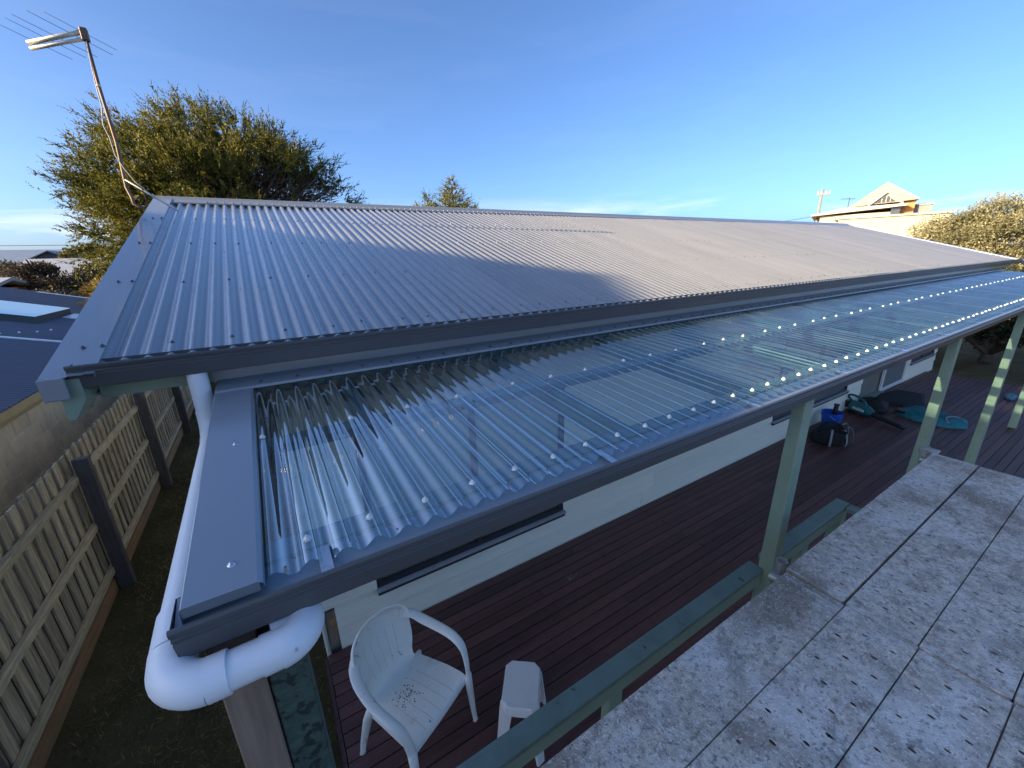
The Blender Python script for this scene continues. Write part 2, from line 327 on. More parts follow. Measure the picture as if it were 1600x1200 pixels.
def leaf_quads(C, D, L, Wd, rng):
    """rhombic leaves at C along D (unit), length L, width Wd"""
    n = len(C); R = rng.normal(size=(n,3)); B = np.cross(D, R); B /= np.linalg.norm(B, axis=1)[:,None]+1e-9
    L = np.broadcast_to(np.asarray(L, float), (n,))[:,None]; Wd = np.broadcast_to(np.asarray(Wd, float), (n,))[:,None]
    V = np.stack([C, C+D*L*0.45+B*Wd*0.5, C+D*L, C+D*L*0.45-B*Wd*0.5], 1).reshape(-1,3)
    return V, np.arange(4*n).reshape(n,4)
def unit(v): return v/(np.linalg.norm(v, axis=-1, keepdims=True)+1e-9)
def sprays(P, D, per, length, leafL, leafW, spread, rng):
    """feathery twigs: P starts, D directions; leaves along each twig"""
    n = len(P); t = rng.random((n,per))**0.8
    Ls = length*(0.6+0.8*rng.random((n,1)))
    C = P[:,None,:]+D[:,None,:]*(t*Ls)[:,:,None]
    off = rng.normal(size=(n,per,3))*(spread*(1-0.75*t))[:,:,None]
    C = C+off
    LD = unit(D[:,None,:]*1.0+unit(rng.normal(size=(n,per,3)))*0.55)
    return leaf_quads(C.reshape(-1,3), LD.reshape(-1,3), leafL*(0.6+0.8*rng.random(n*per)), leafW*(0.7+0.6*rng.random(n*per)), rng)
def plumes(P, D, per, length, leafL, leafW, rng):
    n = len(P); t = np.broadcast_to(np.linspace(0.0,1.0,per),(n,per)); Ls = length*(0.6+0.7*rng.random((n,1)))
    sz = (1.0-0.62*t)*(0.75+0.5*rng.random((n,per)))
    C = P[:,None,:]+D[:,None,:]*(t*Ls)[:,:,None]
    LD = unit(D[:,None,:]+unit(rng.normal(size=(n,per,3)))*0.62)
    return leaf_quads(C.reshape(-1,3), LD.reshape(-1,3), (leafL*sz).ravel(), (leafW*sz).ravel(), rng)
def merge(parts):
    V = []; Q = []; o = 0
    for v, q in parts: V.append(v); Q.append(q+o); o += len(v)
    return np.concatenate(V), np.concatenate(Q)

G = -3.43; DK = -3.0
# ------------------------------------------------------------------ ground
gm = MB(); gm.quad((-2500,-2500,G),(2500,-2500,G),(2500,3500,G),(-2500,3500,G))
tag(gm.build('ground', 'ground'), kind='structure')

# ------------------------------------------------------------------ the house with the grey roof
TU = math.tan(math.radians(16.3)); UE_Y, UE_Z = 2.26, -0.365
def uz(y): return UE_Z+TU*(y-UE_Y)
RX0, RX1, RY = -0.60, 15.10, 5.755
house = thing('house', 'cream weatherboard house under a long grey corrugated steel roof', 'house', (7.2, 5.75, G))
def corr_mesh(name, n, pitch, amp, y0, z0, y1, z1, mat_, seg=14, x0=0.0, phase=0.0, rows=1):
    b = MB(); k = n*seg
    for r in range(rows+1):
        t = r/rows; y = y0+(y1-y0)*t; z = z0+(z1-z0)*t
        for i in range(k+1): b.v.append((x0+i*pitch/seg, y, z+amp*math.cos(2*math.pi*i/seg+phase)))
    for r in range(rows):
        for i in range(k): b.f.append((r*(k+1)+i, r*(k+1)+i+1, (r+1)*(k+1)+i+1, (r+1)*(k+1)+i))
    return b.mesh(name, mat_, True)
PIT = 0.0762
# crest measured at x = -0.457 + k*PIT ; sheet starts in a valley at -0.595
sx0 = -0.457-PIT*2.5
shm = corr_mesh('roof_sheet', 10, PIT, 0.0100, 2.235, uz(2.235), RY-0.02, uz(RY-0.02), 'roof', phase=math.pi)
for k in range(21):
    piece(shm, 'roof_sheet', house, (sx0+k*PIT*10, 0.004*math.sin(k*2.7), 0.0016*(k%2)))
XE = sx0+21*10*PIT
bk = corr_mesh('rear_roof_sheet', 210, PIT, 0.0085, RY+0.02, uz(RY-0.02), 9.30, uz(2.21), 'roof', seg=6, phase=math.pi)
piece(bk, 'rear_roof_sheet', house, (sx0, 0, 0))
# ridge cap
rz = uz(RY)
rc = MB(); prof = [(RY-0.155, uz(RY-0.155)+0.004), (RY-0.155, uz(RY-0.155)+0.016), (RY-0.150, uz(RY-0.150)+0.019), (RY-0.045, uz(RY-0.045)+0.019), (RY-0.026, rz+0.028), (RY-0.012, rz+0.040), (RY, rz+0.043)]
prof = prof+[(2*RY-y, z) for y, z in prof[-2::-1]]
rc.extr(prof, -0.755, XE+0.12); rc.build('ridge_cap', 'trim', house, auto=40)
# barge cappings
def barge(xo, xi, sgn):
    b = MB(); y0 = 2.115; hy = RY
    def sec(y): 
        z = uz(y)+0.016
        return [(xi, y, z-0.010), (xi, y, z+0.008), (xi-sgn*0.028, y, z+0.0095), (xi-sgn*0.0305, y, z+0.0065), (xi-sgn*0.074, y, z+0.0085), (xi-sgn*0.0765, y, z+0.0055), (xo, y, z+0.009), (xo-sgn*0.003, y, z+0.005), (xo-sgn*0.003, y, z-0.075), (xo+sgn*0.012, y, z-0.080)]
    a = sec(y0); c = sec(hy); n = len(a)
    b.add(a+c, [(i, i+1, n+i+1, n+i) for i in range(n-1)])
    d = [(x, 2*RY-y, z) for x, y, z in a]
    b.add(c+d, [(i, i+1, n+i+1, n+i) for i in range(n-1)])
    return b
bc = barge(-0.752, -0.601, 1); bc.build('barge_capping', 'trim', house, auto=30)
barge(XE+0.15, XE-0.01, -1).build('barge_capping', 'trim', house, auto=30)
bf = MB(); z = uz(2.115)+0.016     # boxed end of the barge over the gutter
bf.box(-0.7535, -0.682, 2.100, 2.116, z-0.078, z+0.008, 0.003); bf.build('barge_end_box', 'trim', house)
# screws
scr = MB(); scr.lathe([(0.0,0.0085),(0.0045,0.0085),(0.0055,0.003),(0.0095,0.002),(0.010,0.0)], n=8); scr_me = scr.mesh('barge_screw', 'screw', True)
for y in (2.348, 3.165, 3.995, 4.80):
    for x in (-0.672, -0.612): piece(scr_me, 'barge_screw', house, (x, y, uz(y)+0.0265), (math.atan(TU), 0, 0))
rs = MB(); rnd = random.Random(3)
for y in (2.365, 3.185, 4.03, 4.86, 5.62):
    k = 1
    while True:
        x = -0.457+PIT*k; 
        if x > XE-0.1: break
        if y > 5.5: x += PIT
        yy = y+rnd.uniform(-0.018, 0.018); zz = uz(yy)+(0.0085 if y < 5.5 else 0.0195)
        rs.lathe([(0.0,0.009),(0.0045,0.009),(0.0052,0.003),(0.009,0.002),(0.0095,-0.002)], (x, yy, zz), 6)
        k += rnd.choice((2,3,3)) if y < 5.5 else 1
tag(rs.build('roof_screws', 'screw', house), kind='stuff')
# upper gutter
def gutter(y, zt, zb, depth, x0, x1, name, parent, wob=0.0):
    """front lip at (y, zt); bottom front edge at (y+0.022, zb)"""
    h = zt-zb
    prof = [(y+0.014, zt-0.010), (y+0.010, zt-0.001), (y+0.003, zt), (y, zt-0.006), (y+0.002, zt-0.016), (y+0.008, zt-0.019), (y+0.009, zt-0.025), (y+0.0065, zt-0.028), (y+0.0065, zt-0.032), (y+0.0115, zt-0.035), (y+0.0115, zt-0.039), (y+0.009, zt-0.042), (y+0.020, zb+0.003), (y+0.024, zb), (y+depth, zb), (y+depth+0.002, zt-0.005)]
    b = MB(); b.extr(prof, x0, x1)
    b.build(name, 'gutter', parent, auto=35)
    if name == 'gutter_joiner': return
    e = MB(); e.extr(prof, x0, x0+0.001, closed=True, caps=True); e.extr(prof, x1-0.001, x1, closed=True, caps=True)
    e.build('gutter_stop_end', 'gutter', parent)
gutter(2.130, -0.348, -0.446, 0.125, -0.680, XE+0.10, 'gutter', house)
MB().box(-0.650, XE+0.08, 2.2865, 2.306, -0.521, -0.385, 0.002).build('fascia', 'green', house)
MB().box(-0.262, 13.75, 2.279, 2.2860, -0.524, -0.40).build('fascia_cover', 'trim', house)
# painted barge board and its boxed foot
b = MB(); b.add([(-0.720,2.14,-0.560),(-0.698,2.14,-0.560),(-0.652,2.14,-0.482),(-0.652,2.14,-0.40),(-0.720,2.14,-0.40),(-0.720,2.32,-0.560),(-0.698,2.32,-0.560),(-0.652,2.32,-0.482),(-0.652,2.32,-0.35),(-0.720,2.32,-0.35)],
    [(0,1,2,3,4),(9,8,7,6,5),(0,5,6,1),(1,6,7,2),(2,7,8,3),(4,9,5,0),(3,8,9,4)]); b.build('barge_foot', 'green', house)
b = MB(); b.add([(-0.715,2.30,-0.56+0.0),(-0.69,2.30,-0.56),(-0.69,2.30,-0.40),(-0.715,2.30,-0.40)]+[(x,RY,z+TU*(RY-2.3)) for x,z in ((-0.715,-0.56),(-0.69,-0.56),(-0.69,-0.40),(-0.715,-0.40))],
    [(0,1,2,3),(7,6,5,4),(0,4,5,1),(1,5,6,2),(2,6,7,3),(3,7,4,0)]); b.build('barge_board', 'green', house)
# walls
WY = 2.89; WX0, WX1 = -0.05, 14.38
MB().box(WX0+0.02, WX1-0.02, WY+0.03, WY+0.12, -3.25, -0.56).build('wall_backing', 'wallcore', house)
MB().box(-0.69, XE, 2.306, WY+0.03, -0.512, -0.50).build('eave_lining', 'soffit', house)
bsd = MB(); bsd.box(WX0, WX0+0.1, WY+0.13, 8.6, -3.25, -0.45); bsd.box(WX1-0.1, WX1, WY+0.13, 8.6, -3.25, -0.45); bsd.box(WX0+0.11, WX1-0.11, 8.5, 8.6, -3.25, -0.45); 
bsd.build('side_and_rear_wall', 'wall', house)
gab = MB()
for x0 in (WX0, WX1-0.1):
    v = [(x0,WY+0.13,-0.445),(x0,8.6,-0.445),(x0,RY,rz-0.06)]; w = [(a+0.1,b_,c) for a,b_,c in v]
    gab.add(v+w, [(0,1,2),(5,4,3),(0,3,4,1),(1,4,5,2),(2,5,3,0)])
gab.build('gable_wall', 'wall', house)
WINS = [(0.42, 2.30, -2.58, -1.10, 1.34), (6.53, 9.15, -2.585, -1.10, 7.84), (12.55, 14.10, -2.585, -1.10, 13.3)]
DOOR = (9.90, 12.24)
courses = [-3.02, -2.80, -2.585, -2.29, -1.995, -1.70, -1.40, -1.10, -0.80, -0.51]
rnd = random.Random(5)
for ci in range(len(courses)-1):
    z0, z1 = courses[ci], courses[ci+1]
    if ci == 0: z0 = -3.06
    blocked = [(DOOR[0]-0.02, DOOR[1]+0.02)] if z1 <= -0.81 else []
    for w in WINS:
        if z0 >= w[2]-0.01 and z1 <= w[3]+0.01: blocked.append((w[0]-0.03, w[1]+0.03))
    blocked.sort(); segs = []; x = WX0+(0.10 if ci in (0,1) else 0.0)
    for a, c in blocked: segs.append((x, a)); x = c
    segs.append((x, WX1))
    for a, c in segs:
        x = a
        while x < c-0.02:
            e = x+rnd.uniform(2.4, 4.2)
            if e > c-0.6: e = c
            b = MB(); b.box(x+0.0015, e-0.0015, WY, WY+0.028, z0+0.005, z1-0.003, 0.003)
            # lower edge stands slightly proud, as lapped boards do
            b.v = [(vx, vy-(0.016 if vz < (z0+z1)/2 else 0.0), vz) for vx, vy, vz in b.v]
            b.build('weatherboard', 'wall', house); x = e
# rotten corner where boards are missing
b = MB(); b.box(WX0-0.012, WX0+0.005, WY-0.016, WY+0.06, -3.05, -0.52, 0.003); b.build('corner_stop', 'wall', house)
b = MB(); b.box(WX0+0.03, WX0+0.10, WY+0.004, WY+0.029, -2.95, -2.62, 0.004); b.build('exposed_stud', 'timber', house)
b = MB(); b.add([(0.0,WY-0.002,-2.70),(0.06,WY-0.002,-2.69),(0.085,WY-0.002,-2.74),(0.052,WY-0.002,-2.80),(0.01,WY-0.002,-2.79),(0.0,WY+0.02,-2.70),(0.06,WY+0.02,-2.69),(0.085,WY+0.02,-2.74),(0.052,WY+0.02,-2.80),(0.01,WY+0.02,-2.79)],
    [(0,4,3,2,1),(5,6,7,8,9)]+[(i,(i+1)%5,5+(i+1)%5,5+i) for i in range(5)]); b.build('rotten_fragment', 'plinth', house)
for x0, x1, z0, z1, mx in WINS:
    w = MB(); t = 0.045
    w.box(x0-0.028, x1+0.028, WY-0.012, WY+0.045, z1-t, z1); w.box(x0-0.028, x1+0.028, WY-0.012, WY+0.045, z0+0.002, z0+t)
    for xa in (x0-0.028, mx-t/2, x1+0.028-t): w.box(xa, xa+t, WY-0.010, WY+0.043, z0+t+0.001, z1-t-0.001)
    wo = w.build('window', 'frame', house)
    for a, c in ((x0+t-0.028, mx-t/2), (mx+t/2, x1+0.028-t)):
        q = MB(); q.quad((a,WY+0.012,z0+t),(c,WY+0.012,z0+t),(c,WY+0.012,z1-t),(a,WY+0.012,z1-t)); q.build('pane', 'glass', wo)
        q = MB(); q.box(a+0.005, c-0.005, WY+0.022, WY+0.027, z0+t+0.02, z1-t); q.build('blind', 'blind', wo)
    q = MB(); q.box(x0-0.04, x1+0.04, WY-0.050, WY-0.0125, z0-0.020, z0+0.008, 0.003); q.build('sill', 'sill', wo)
    q = MB(); q.box(x0-0.035, x1+0.035, WY-0.040, WY-0.0125, z0-0.050, z0-0.0205); q.build('sill_shade_strip', 'frame', wo)  # dark strip standing in for the shadow beneath the sill
# recessed doorway with a white framed screen panel beside it
b = MB(); b.box(9.885, 9.9, WY+0.001, 3.45, -3.0, -0.82); b.box(10.90, 10.915, WY+0.05, 3.45, -3.0, -0.82); b.box(9.9, 10.90, 3.45, 3.47, -3.0, -0.82); b.build('door_recess', 'green', house)
dr = MB().box(9.96, 10.86, 3.40, 3.445, -2.98, -0.90, 0.004).build('door', 'white', house)
MB().box(10.75, 10.79, 3.34, 3.40, -2.02, -1.95, 0.01).build('handle', 'frame', dr)
MB().box(9.89, 10.91, 2.78, 3.40, -2.999, -2.93, 0.006).build('door_step', 'greentop', house)
sd = MB(); sd.box(10.92, 12.235, WY-0.03, WY+0.01, -2.985, -2.90, 0.004); sd.box(10.92, 12.235, WY-0.03, WY+0.01, -0.92, -0.84, 0.004); sd.box(10.92, 11.0, WY-0.029, WY+0.009, -2.899, -0.921); sd.box(12.155, 12.235, WY-0.029, WY+0.009, -2.899, -0.921)
sdo = sd.build('screen_panel', 'white', house)
MB().box(11.0, 12.155, WY-0.015, WY-0.011, -2.90, -0.92).build('mesh', 'screen', sdo)

# ------------------------------------------------------------------ clear veranda roof
TL = math.tan(math.radians(5.3))
def lz(y): return -0.655+TL*(y-0.989)
ver = thing('veranda', 'low veranda of clear corrugated sheets on sage green posts', 'veranda', (6.5, 1.5, DK))
LX0 = -0.01-PIT*1.5
clm = corr_mesh('clear_sheet', 10, PIT, 0.0110, 0.914, lz(0.914)-0.0110, 2.135, lz(2.135)-0.0110, 'clear', phase=math.pi, rows=2)
for k in range(18): piece(clm, 'clear_sheet', ver, (LX0+k*10*PIT, 0, 0.0012*(k%2)))
LXE = LX0+180*PIT
cap = MB(); cap.lathe([(0.0,0.0155),(0.005,0.0155),(0.0062,0.0115),(0.0085,0.010),(0.0125,0.007),(0.0155,0.002),(0.0160,-0.003),(0.0,-0.003)], n=14); cap.v = [(a*0.64,b_*0.64,c*0.75) for a,b_,c in cap.v]; cap_me = cap.mesh('screw_cap', 'cap', True)
ax = math.atan(TL); x = -0.01; i = 0
while x < LXE-0.05:
    y = 0.989+0.004*math.sin(i*2.3); piece(cap_me, 'screw_cap', ver, (x, y, lz(y)+0.001), (ax, 0, i*0.7)); x += 2*PIT; i += 1
x = -0.0862; i = 0
while x < LXE-0.05:
    y = 1.610+0.006*math.sin(i*1.9); piece(cap_me, 'screw_cap', ver, (x, y, lz(y)+0.001), (ax, 0, i*0.9)); x += PIT*(4 if i % 3 == 0 else 3); i += 1
# apron flashing at the house side
b = MB(); b.extr([(2.2785,-0.470),(2.2785,-0.516),(2.272,-0.5185),(2.200,-0.5235),(2.197,-0.5215),(2.118,-0.5275),(2.114,-0.531),(2.114,-0.540)], -0.245, 13.75); b.build('apron_flashing', 'trim', ver, auto=25)
x = -0.07
while x < 13.6: piece(scr_me, 'flashing_screw', ver, (x, 2.155, -0.5235), (ax,0,0)); x += PIT*2*1.0
# left barge flashing
b = MB(); y0, y1 = 0.885, 2.20; H = 0.016
def sec(y): z = lz(y)+H; return [(-0.258,y,z-0.052),(-0.252,y,z-0.050),(-0.250,y,z-0.002),(-0.247,y,z),(-0.116,y,z),(-0.112,y,z-0.003),(-0.106,y,z-0.006),(-0.104,y,z-0.020)]
a = sec(y0); c = sec(y1); n = len(a); b.add(a+c, [(i, i+1, n+i+1, n+i) for i in range(n-1)])
z = lz(y0)+H; b.add([(-0.250,y0,z-0.001),(-0.113,y0,z-0.001),(-0.113,y0+0.004,z-0.026),(-0.250,y0+0.004,z-0.026)], [(0,1,2,3)])
b.build('barge_flashing', 'trim', ver, auto=25)
bs = MB(); bs.lathe([(0.0,0.007),(0.0040,0.007),(0.0048,0.0025),(0.0085,0.002),(0.0092,0.0)], n=10); bs_me = bs.mesh('flashing_screw', 'galv', True)
for y in (0.968, 1.571): piece(bs_me, 'flashing_screw', ver, (-0.164, y, lz(y)+H), (ax,0,0))
gutter(0.860, -0.672, -0.763, 0.105, -0.271, 13.72, 'gutter', ver)
for xj in (3.42, 9.3): gutter(0.8585, -0.6705, -0.7645, 0.107, xj, xj+0.045, 'gutter_joiner', ver)
b = MB(); b.extr([(0.964,-0.676),(0.958,-0.679),(0.893,-0.694),(0.889,-0.700)], -0.268, 13.71); b.build('gutter_lightening_strip', 'trim', ver)  # paler sloping strip, added so the gutter's shaded inside reads lighter
MB().box(-0.24, 13.7, 0.9675, 0.985, -0.790, -0.685).build('gutter_board', 'green', ver)
st = MB(); st.extr([(0.868,-0.686),(0.874,-0.680),(0.915,-0.678),(0.965,-0.674),(0.966,-0.700)], 0, 0.028); st.extr([(0.870,-0.689),(0.966,-0.703)], 0.034, 0.046); st_me = st.mesh('gutter_strap', 'galv')
for k in range(15): piece(st_me, 'gutter_strap', ver, (0.005+k*0.915, 0, 0.0015))
# battens, rafters, beam
def sloped(x0, x1, y0, y1, top, depth, name, mat_='green'):
    b = MB(); b.add([(x0,y0,lz(y0)-top-depth),(x1,y0,lz(y0)-top-depth),(x1,y1,lz(y1)-top-depth),(x0,y1,lz(y1)-top-depth),(x0,y0,lz(y0)-top),(x1,y0,lz(y0)-top),(x1,y1,lz(y1)-top),(x0,y1,lz(y1)-top)],
        [(0,3,2,1),(4,5,6,7),(0,1,5,4),(1,2,6,5),(2,3,7,6),(3,0,4,7)]); return b.build(name, mat_, ver)
for y0, y1 in ((0.986,1.052),(1.575,1.645),(2.20,2.27)): sloped(-0.235, 13.68, y0, y1, 0.0235, 0.035, 'batten', 'greentop')
for k in range(15): sloped(0.28+k*0.915, 0.325+k*0.915, 1.046, 2.27, 0.0555, 0.11, 'rafter', 'greentop')
MB().box(-0.24, 13.68, 0.9855, 1.045, -0.83, -0.711, 0.003).build('beam', 'green', ver)
for k, x in enumerate((2.38, 5.10, 7.80, 10.48, 13.1)):
    b = MB(); b.box(x, x+0.098, 0.905, 1.003, DK+0.002, -0.764 if k else -0.764, 0.004)
    b.v = [(vx, vy if vz < -0.83 or vy < 0.95 else 0.9665, vz) for vx, vy, vz in b.v]
    b.build('post', 'green', ver)
MB().box(-0.240, -0.152, 0.920, 1.010, G, -0.792, 0.004).build('post', 'timber', ver)
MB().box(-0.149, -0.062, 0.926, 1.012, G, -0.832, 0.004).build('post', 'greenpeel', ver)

# ------------------------------------------------------------------ white stormwater pipe
pipe = thing('downpipe', 'white plastic downpipe bending around the near corner of the clear roof', 'downpipe', (-0.30, 2.2, -0.45))
R0 = 0.0385; R1 = 0.0415
def arc(c, a, b, r, n=10):   # from direction a to b (unit, orthogonal) around centre c
    c = Vector(c); a = Vector(a); b = Vector(b)
    return [c+a*(r*math.cos(t*math.pi/2/n))+b*(r*math.sin(t*math.pi/2/n)) for t in range(n+1)]
px = -0.303
MB().tube([(px,2.19,-0.447),(px,2.19,-0.64)], R0, 24).build('vertical_pipe', 'pvc', pipe, smooth=False, auto=40)
MB().tube([(px,2.19,-0.625),(px,2.19,-0.655)], R1, 24).build('socket', 'pvc', pipe, auto=40)
MB().tube(arc((px,2.10,-0.655),(0,1,0),(0,0,-1),0.09), R1, 24).build('elbow', 'pvc', pipe, auto=40)
MB().tube([(px,2.10,-0.745),(px+0.012,1.0,-0.772)], R0, 24).build('side_pipe', 'pvc', pipe, auto=40)
MB().tube([(px+0.010,1.03,-0.771),(px+0.012,0.925,-0.776)], R1, 24).build('socket', 'pvc', pipe, auto=40)
ex, ey, ez = px+0.012, 0.840, -0.815
cur = [Vector((ex,0.93,-0.776)), Vector((ex,0.905,-0.783))]+[Vector((ex+0.062-0.062*math.cos(t), 0.90-0.062*math.sin(t), -0.785-0.012*t/1.57)) for t in np.linspace(0.1,1.57,10)]
MB().tube(cur, R1+0.001, 24).build('elbow', 'pvc', pipe, auto=40)
MB().tube([(ex+0.060,0.838,-0.797),(ex+0.098,0.838,-0.797)], R1+0.002, 24).build('socket', 'pvc', pipe, auto=40)
MB().tube([(ex+0.09,0.838,-0.797),(-0.10,0.838,-0.797)], R0, 24).build('cross_pipe', 'pvc', pipe, auto=40)
MB().tube([(-0.135,0.838,-0.797),(-0.098,0.839,-0.797)], R1, 24).build('socket', 'pvc', pipe, auto=40)
e2 = [Vector((-0.10,0.838,-0.797))]+[Vector((-0.10+0.052*math.sin(t), 0.838+0.055*(1-math.cos(t)), -0.797+0.0*t)) for t in np.linspace(0.15,1.57,9)]+[Vector((-0.048,0.905,-0.797))]
MB().tube(e2, R1+0.001, 24).build('elbow', 'pvc', pipe, auto=40)
MB().tube([(-0.075,0.882,-0.80),(-0.075,0.882,-0.764)], 0.04, 20).build('gutter_outlet', 'pvc', pipe, auto=40)
piece(bs_me, 'pipe_screw', pipe, (-0.072, 0.806, -0.786), (math.radians(65),0,math.radians(20)), (0.9,0.9,0.9))

# ------------------------------------------------------------------ antenna on the barge
ant = thing('tv_antenna', 'weathered television antenna on a bent rusty mast at the roof gable', 'antenna', (-0.76, 4.95, 0.49))
mast = [(-0.735,4.95,0.50),(-0.765,4.955,0.505),(-0.795,4.96,0.53),(-0.797,4.965,0.58),(-0.815,4.97,0.66),(-0.797,4.97,1.0),(-0.806,4.97,1.40),(-0.803,4.97,1.755)]
MB().tube(mast, [0.013]*5+[0.012]*3, 12).build('mast', 'mast', ant, smooth=True)
MB().tube([(-0.8075,4.97,1.395),(-0.8065,4.97,1.415)], 0.016, 12).build('mast_collar', 'antal', ant, smooth=True)
MB().tube([(-0.811,4.965,0.72),(-0.49,4.97,0.475)], 0.0085, 10).build('brace', 'brace', ant, smooth=True)
MB().tube([(-0.716,4.955,0.505),(-0.705,4.955,0.58),(-0.714,4.96,0.70)], 0.004, 8).build('stay', 'mast', ant, smooth=True)
MB().tube([(-0.66,4.965,0.61),(-0.64,4.965,0.592)], 0.013, 8).build('clamp', 'antal', ant)
cb = [(-0.803,4.955,1.70),(-0.82,4.945,1.4),(-0.822,4.945,1.25),(-0.845,4.94,1.12),(-0.828,4.945,1.03),(-0.825,4.95,0.9),(-0.79,4.945,0.80),(-0.74,4.945,0.70),(-0.68,4.95,0.635)]
MB().tube(cb, 0.0035, 6).build('cable', 'cable', ant, smooth=True)
be = Vector((-1.155,5.02,1.64)); bs_ = Vector((-0.79,4.96,1.765)); bd = (be-bs_)
MB().tube([bs_, be], 0.016, 10).build('boom', 'antal', ant, smooth=True)
MB().tube([bs_+Vector((0.0,0.0,-0.045)), be+Vector((0.005,0,-0.035))], 0.013, 10).build('boom', 'antal', ant, smooth=True)
MB().box(-0.825,-0.780,4.94,4.985,1.70,1.785,0.005).build('boom_clamp', 'mast', ant)
rodme = MB().tube([(-0.34,-0.165,0.11),(0.34,0.165,-0.11)], 0.0035, 6).mesh('element_rod', 'antrod', True)
for t, s in ((0.06,0.50),(0.24,0.58),(0.50,0.56),(0.66,0.52),(0.88,0.50)):
    q = bs_+bd*t+Vector((0.0,0.0,0.0)); piece(rodme, 'element_rod', ant, q, None, (s,s,s))

# ------------------------------------------------------------------ deck
deck = bpy.data.objects.new('deck', None); COL.objects.link(deck); deck.location = (6.8, 1, DK); WL[deck] = Vector((6.8,1,DK)); tag(deck, kind='structure')
rnd = random.Random(21); pw, gap = 0.0885, 0.0065
bmesh_cache = {}
y = 2.868-pw
DX0, DX1 = -0.055, 13.85
while y > -1.6:
    x = DX0+rnd.uniform(-0.004, 0.004); first = True
    while x < DX1-0.01:
        L_ = rnd.choice((3.0, 3.6, 4.2, 4.8, 5.4)) if not first else rnd.choice((1.8, 2.4, 3.6, 4.8, 5.4))
        if x+L_ > DX1-1.0: L_ = DX1-x+rnd.uniform(-0.004,0.004)
        first = False; key = round(L_, 3)
        if key not in bmesh_cache: bmesh_cache[key] = MB().box(0, L_-0.003, 0, pw, -0.022, 0.0, 0.003).mesh('deck_board', 'deck')
        piece(bmesh_cache[key], 'deck_board', deck, (x, y, DK+rnd.uniform(-0.0012, 0.0012))); x += L_
    y -= pw+gap
jb = MB()
for k in range(32): jb.box(DX0+0.02+k*0.445, DX0+0.065+k*0.445, -1.55, 2.85, -3.16, -3.0235)
jb.build('deck_joists', 'joist', deck)
MB().quad((DX0,-1.6,-3.20),(DX1,-1.6,-3.20),(DX1,2.88,-3.20),(DX0,2.88,-3.20)).build('deck_underside', 'joist', deck)
b = MB(); b.box(DX0-0.03, DX0-0.006, -1.6, 2.85, -3.25, DK-0.012); b.box(DX1+0.008, DX1+0.03, -1.6, 2.85, -3.25, DK-0.012); b.build('deck_edge_board', 'deck', deck)

# ------------------------------------------------------------------ balustrade rail
rail = thing('handrail', 'weathered green timber handrail fixed between veranda posts above the deck', 'handrail', (1.2, 0.99, DK))
def rr_(x0, x1, y0, y1, z0, z1, nm='top_rail', mm='greentop'): return MB().box(x0, x1, y0, y1, z0, z1, 0.004).build(nm, mm, rail)
rr_(-0.06, 2.372, 0.948, 1.038, -1.935, -1.90); rr_(2.486, 3.62, 0.950, 1.040, -1.932, -1.897)
b = MB(); b.box(3.53, 3.615, 0.25, 0.946, -1.934, -1.90, 0.004); b.build('return_rail', 'greentop', rail)
rr_(-0.055, 2.372, 0.952, 0.975, -2.02, -1.9355, 'rail_edge', 'green'); rr_(2.486, 3.53, 0.954, 0.977, -2.01, -1.9325, 'rail_edge', 'green')
for x in (1.10, 3.0): rr_(x, x+0.088, 0.977, 1.035, DK+0.002, -1.936, 'rail_post', 'green')
rr_(3.533, 3.612, 0.952, 1.034, DK+0.002, -1.936, 'rail_post', 'green'); rr_(3.535, 3.612, 0.30, 0.38, DK+0.002, -1.935, 'rail_post', 'green')

# ------------------------------------------------------------------ scaffold
sc = thing('scaffold', 'scaffold platform of weathered grey perforated planks beside the veranda', 'scaffold', (2.0, 0.2, G))
SZ = -1.45; PW = 0.2335
def plank_mesh(L_, holes, seed):
    b = MB(); r = random.Random(seed); w = PW-0.009
    ny = 8; dx = 0.0425; nx = int(round(L_/dx)); dx = L_/nx; dy = w/ny
    hs = set()
    if holes:
        for i in range(2, nx-2):
            if i % 2 == 0:
                for j in ((1,4) if (i//2) % 2 else (2,6)):
                    if r.random() > 0.07: hs.add((i, j))
    for i in range(nx):
        x0, x1 = i*dx, (i+1)*dx
        run = None
        for j in range(ny):
            if (i, j) in hs:
                if run is not None: b.quad((x0,run*dy,0),(x1,run*dy,0),(x1,j*dy,0),(x0,j*dy,0)); run = None
                cx_, cy_, rr = (x0+x1)/2+r.uniform(-.002,.002), (j+0.5)*dy, 0.0080+r.uniform(-0.0012,0.001)
                o = len(b.v); ring = []; outer = []
                for k in range(8):
                    a = math.pi/4*k; ca, sa = math.cos(a), math.sin(a); m_ = max(abs(ca), abs(sa))
                    outer.append((cx_*0+(x0+x1)/2+ca/m_*dx/2, cy_+sa/m_*dy/2, 0)); ring.append((cx_+ca*rr*0.85, cy_+sa*rr*1.35, 0))
                low_ = [(p[0], p[1], -0.003) for p in ring]
                b.v += outer+ring+low_
                for k in range(8):
                    k2 = (k+1) % 8; b.f.append((o+k, o+k2, o+8+k2, o+8+k)); b.f.append((o+8+k, o+8+k2, o+16+k2, o+16+k))
                
            elif run is None: run = j
        if run is not None: b.quad((x0,run*dy,0),(x1,run*dy,0),(x1,w,0),(x0,w,0))
    # rolled sides and ends
    for yy, s in ((0,-1),(w,1)): b.extr([(yy,0),(yy+s*0.0015,-0.0006),(yy+s*0.0028,-0.003),(yy+s*0.003,-0.05)], 0, L_)
    b.extr([(0,0),(-0.0015,-0.001),(-0.002,-0.05)], 0, w, 'y'); b.extr([(L_,0),(L_+0.0015,-0.001),(L_+0.002,-0.05)], 0, w, 'y')
    return b.mesh('plank', 'plank')
lip = MB()
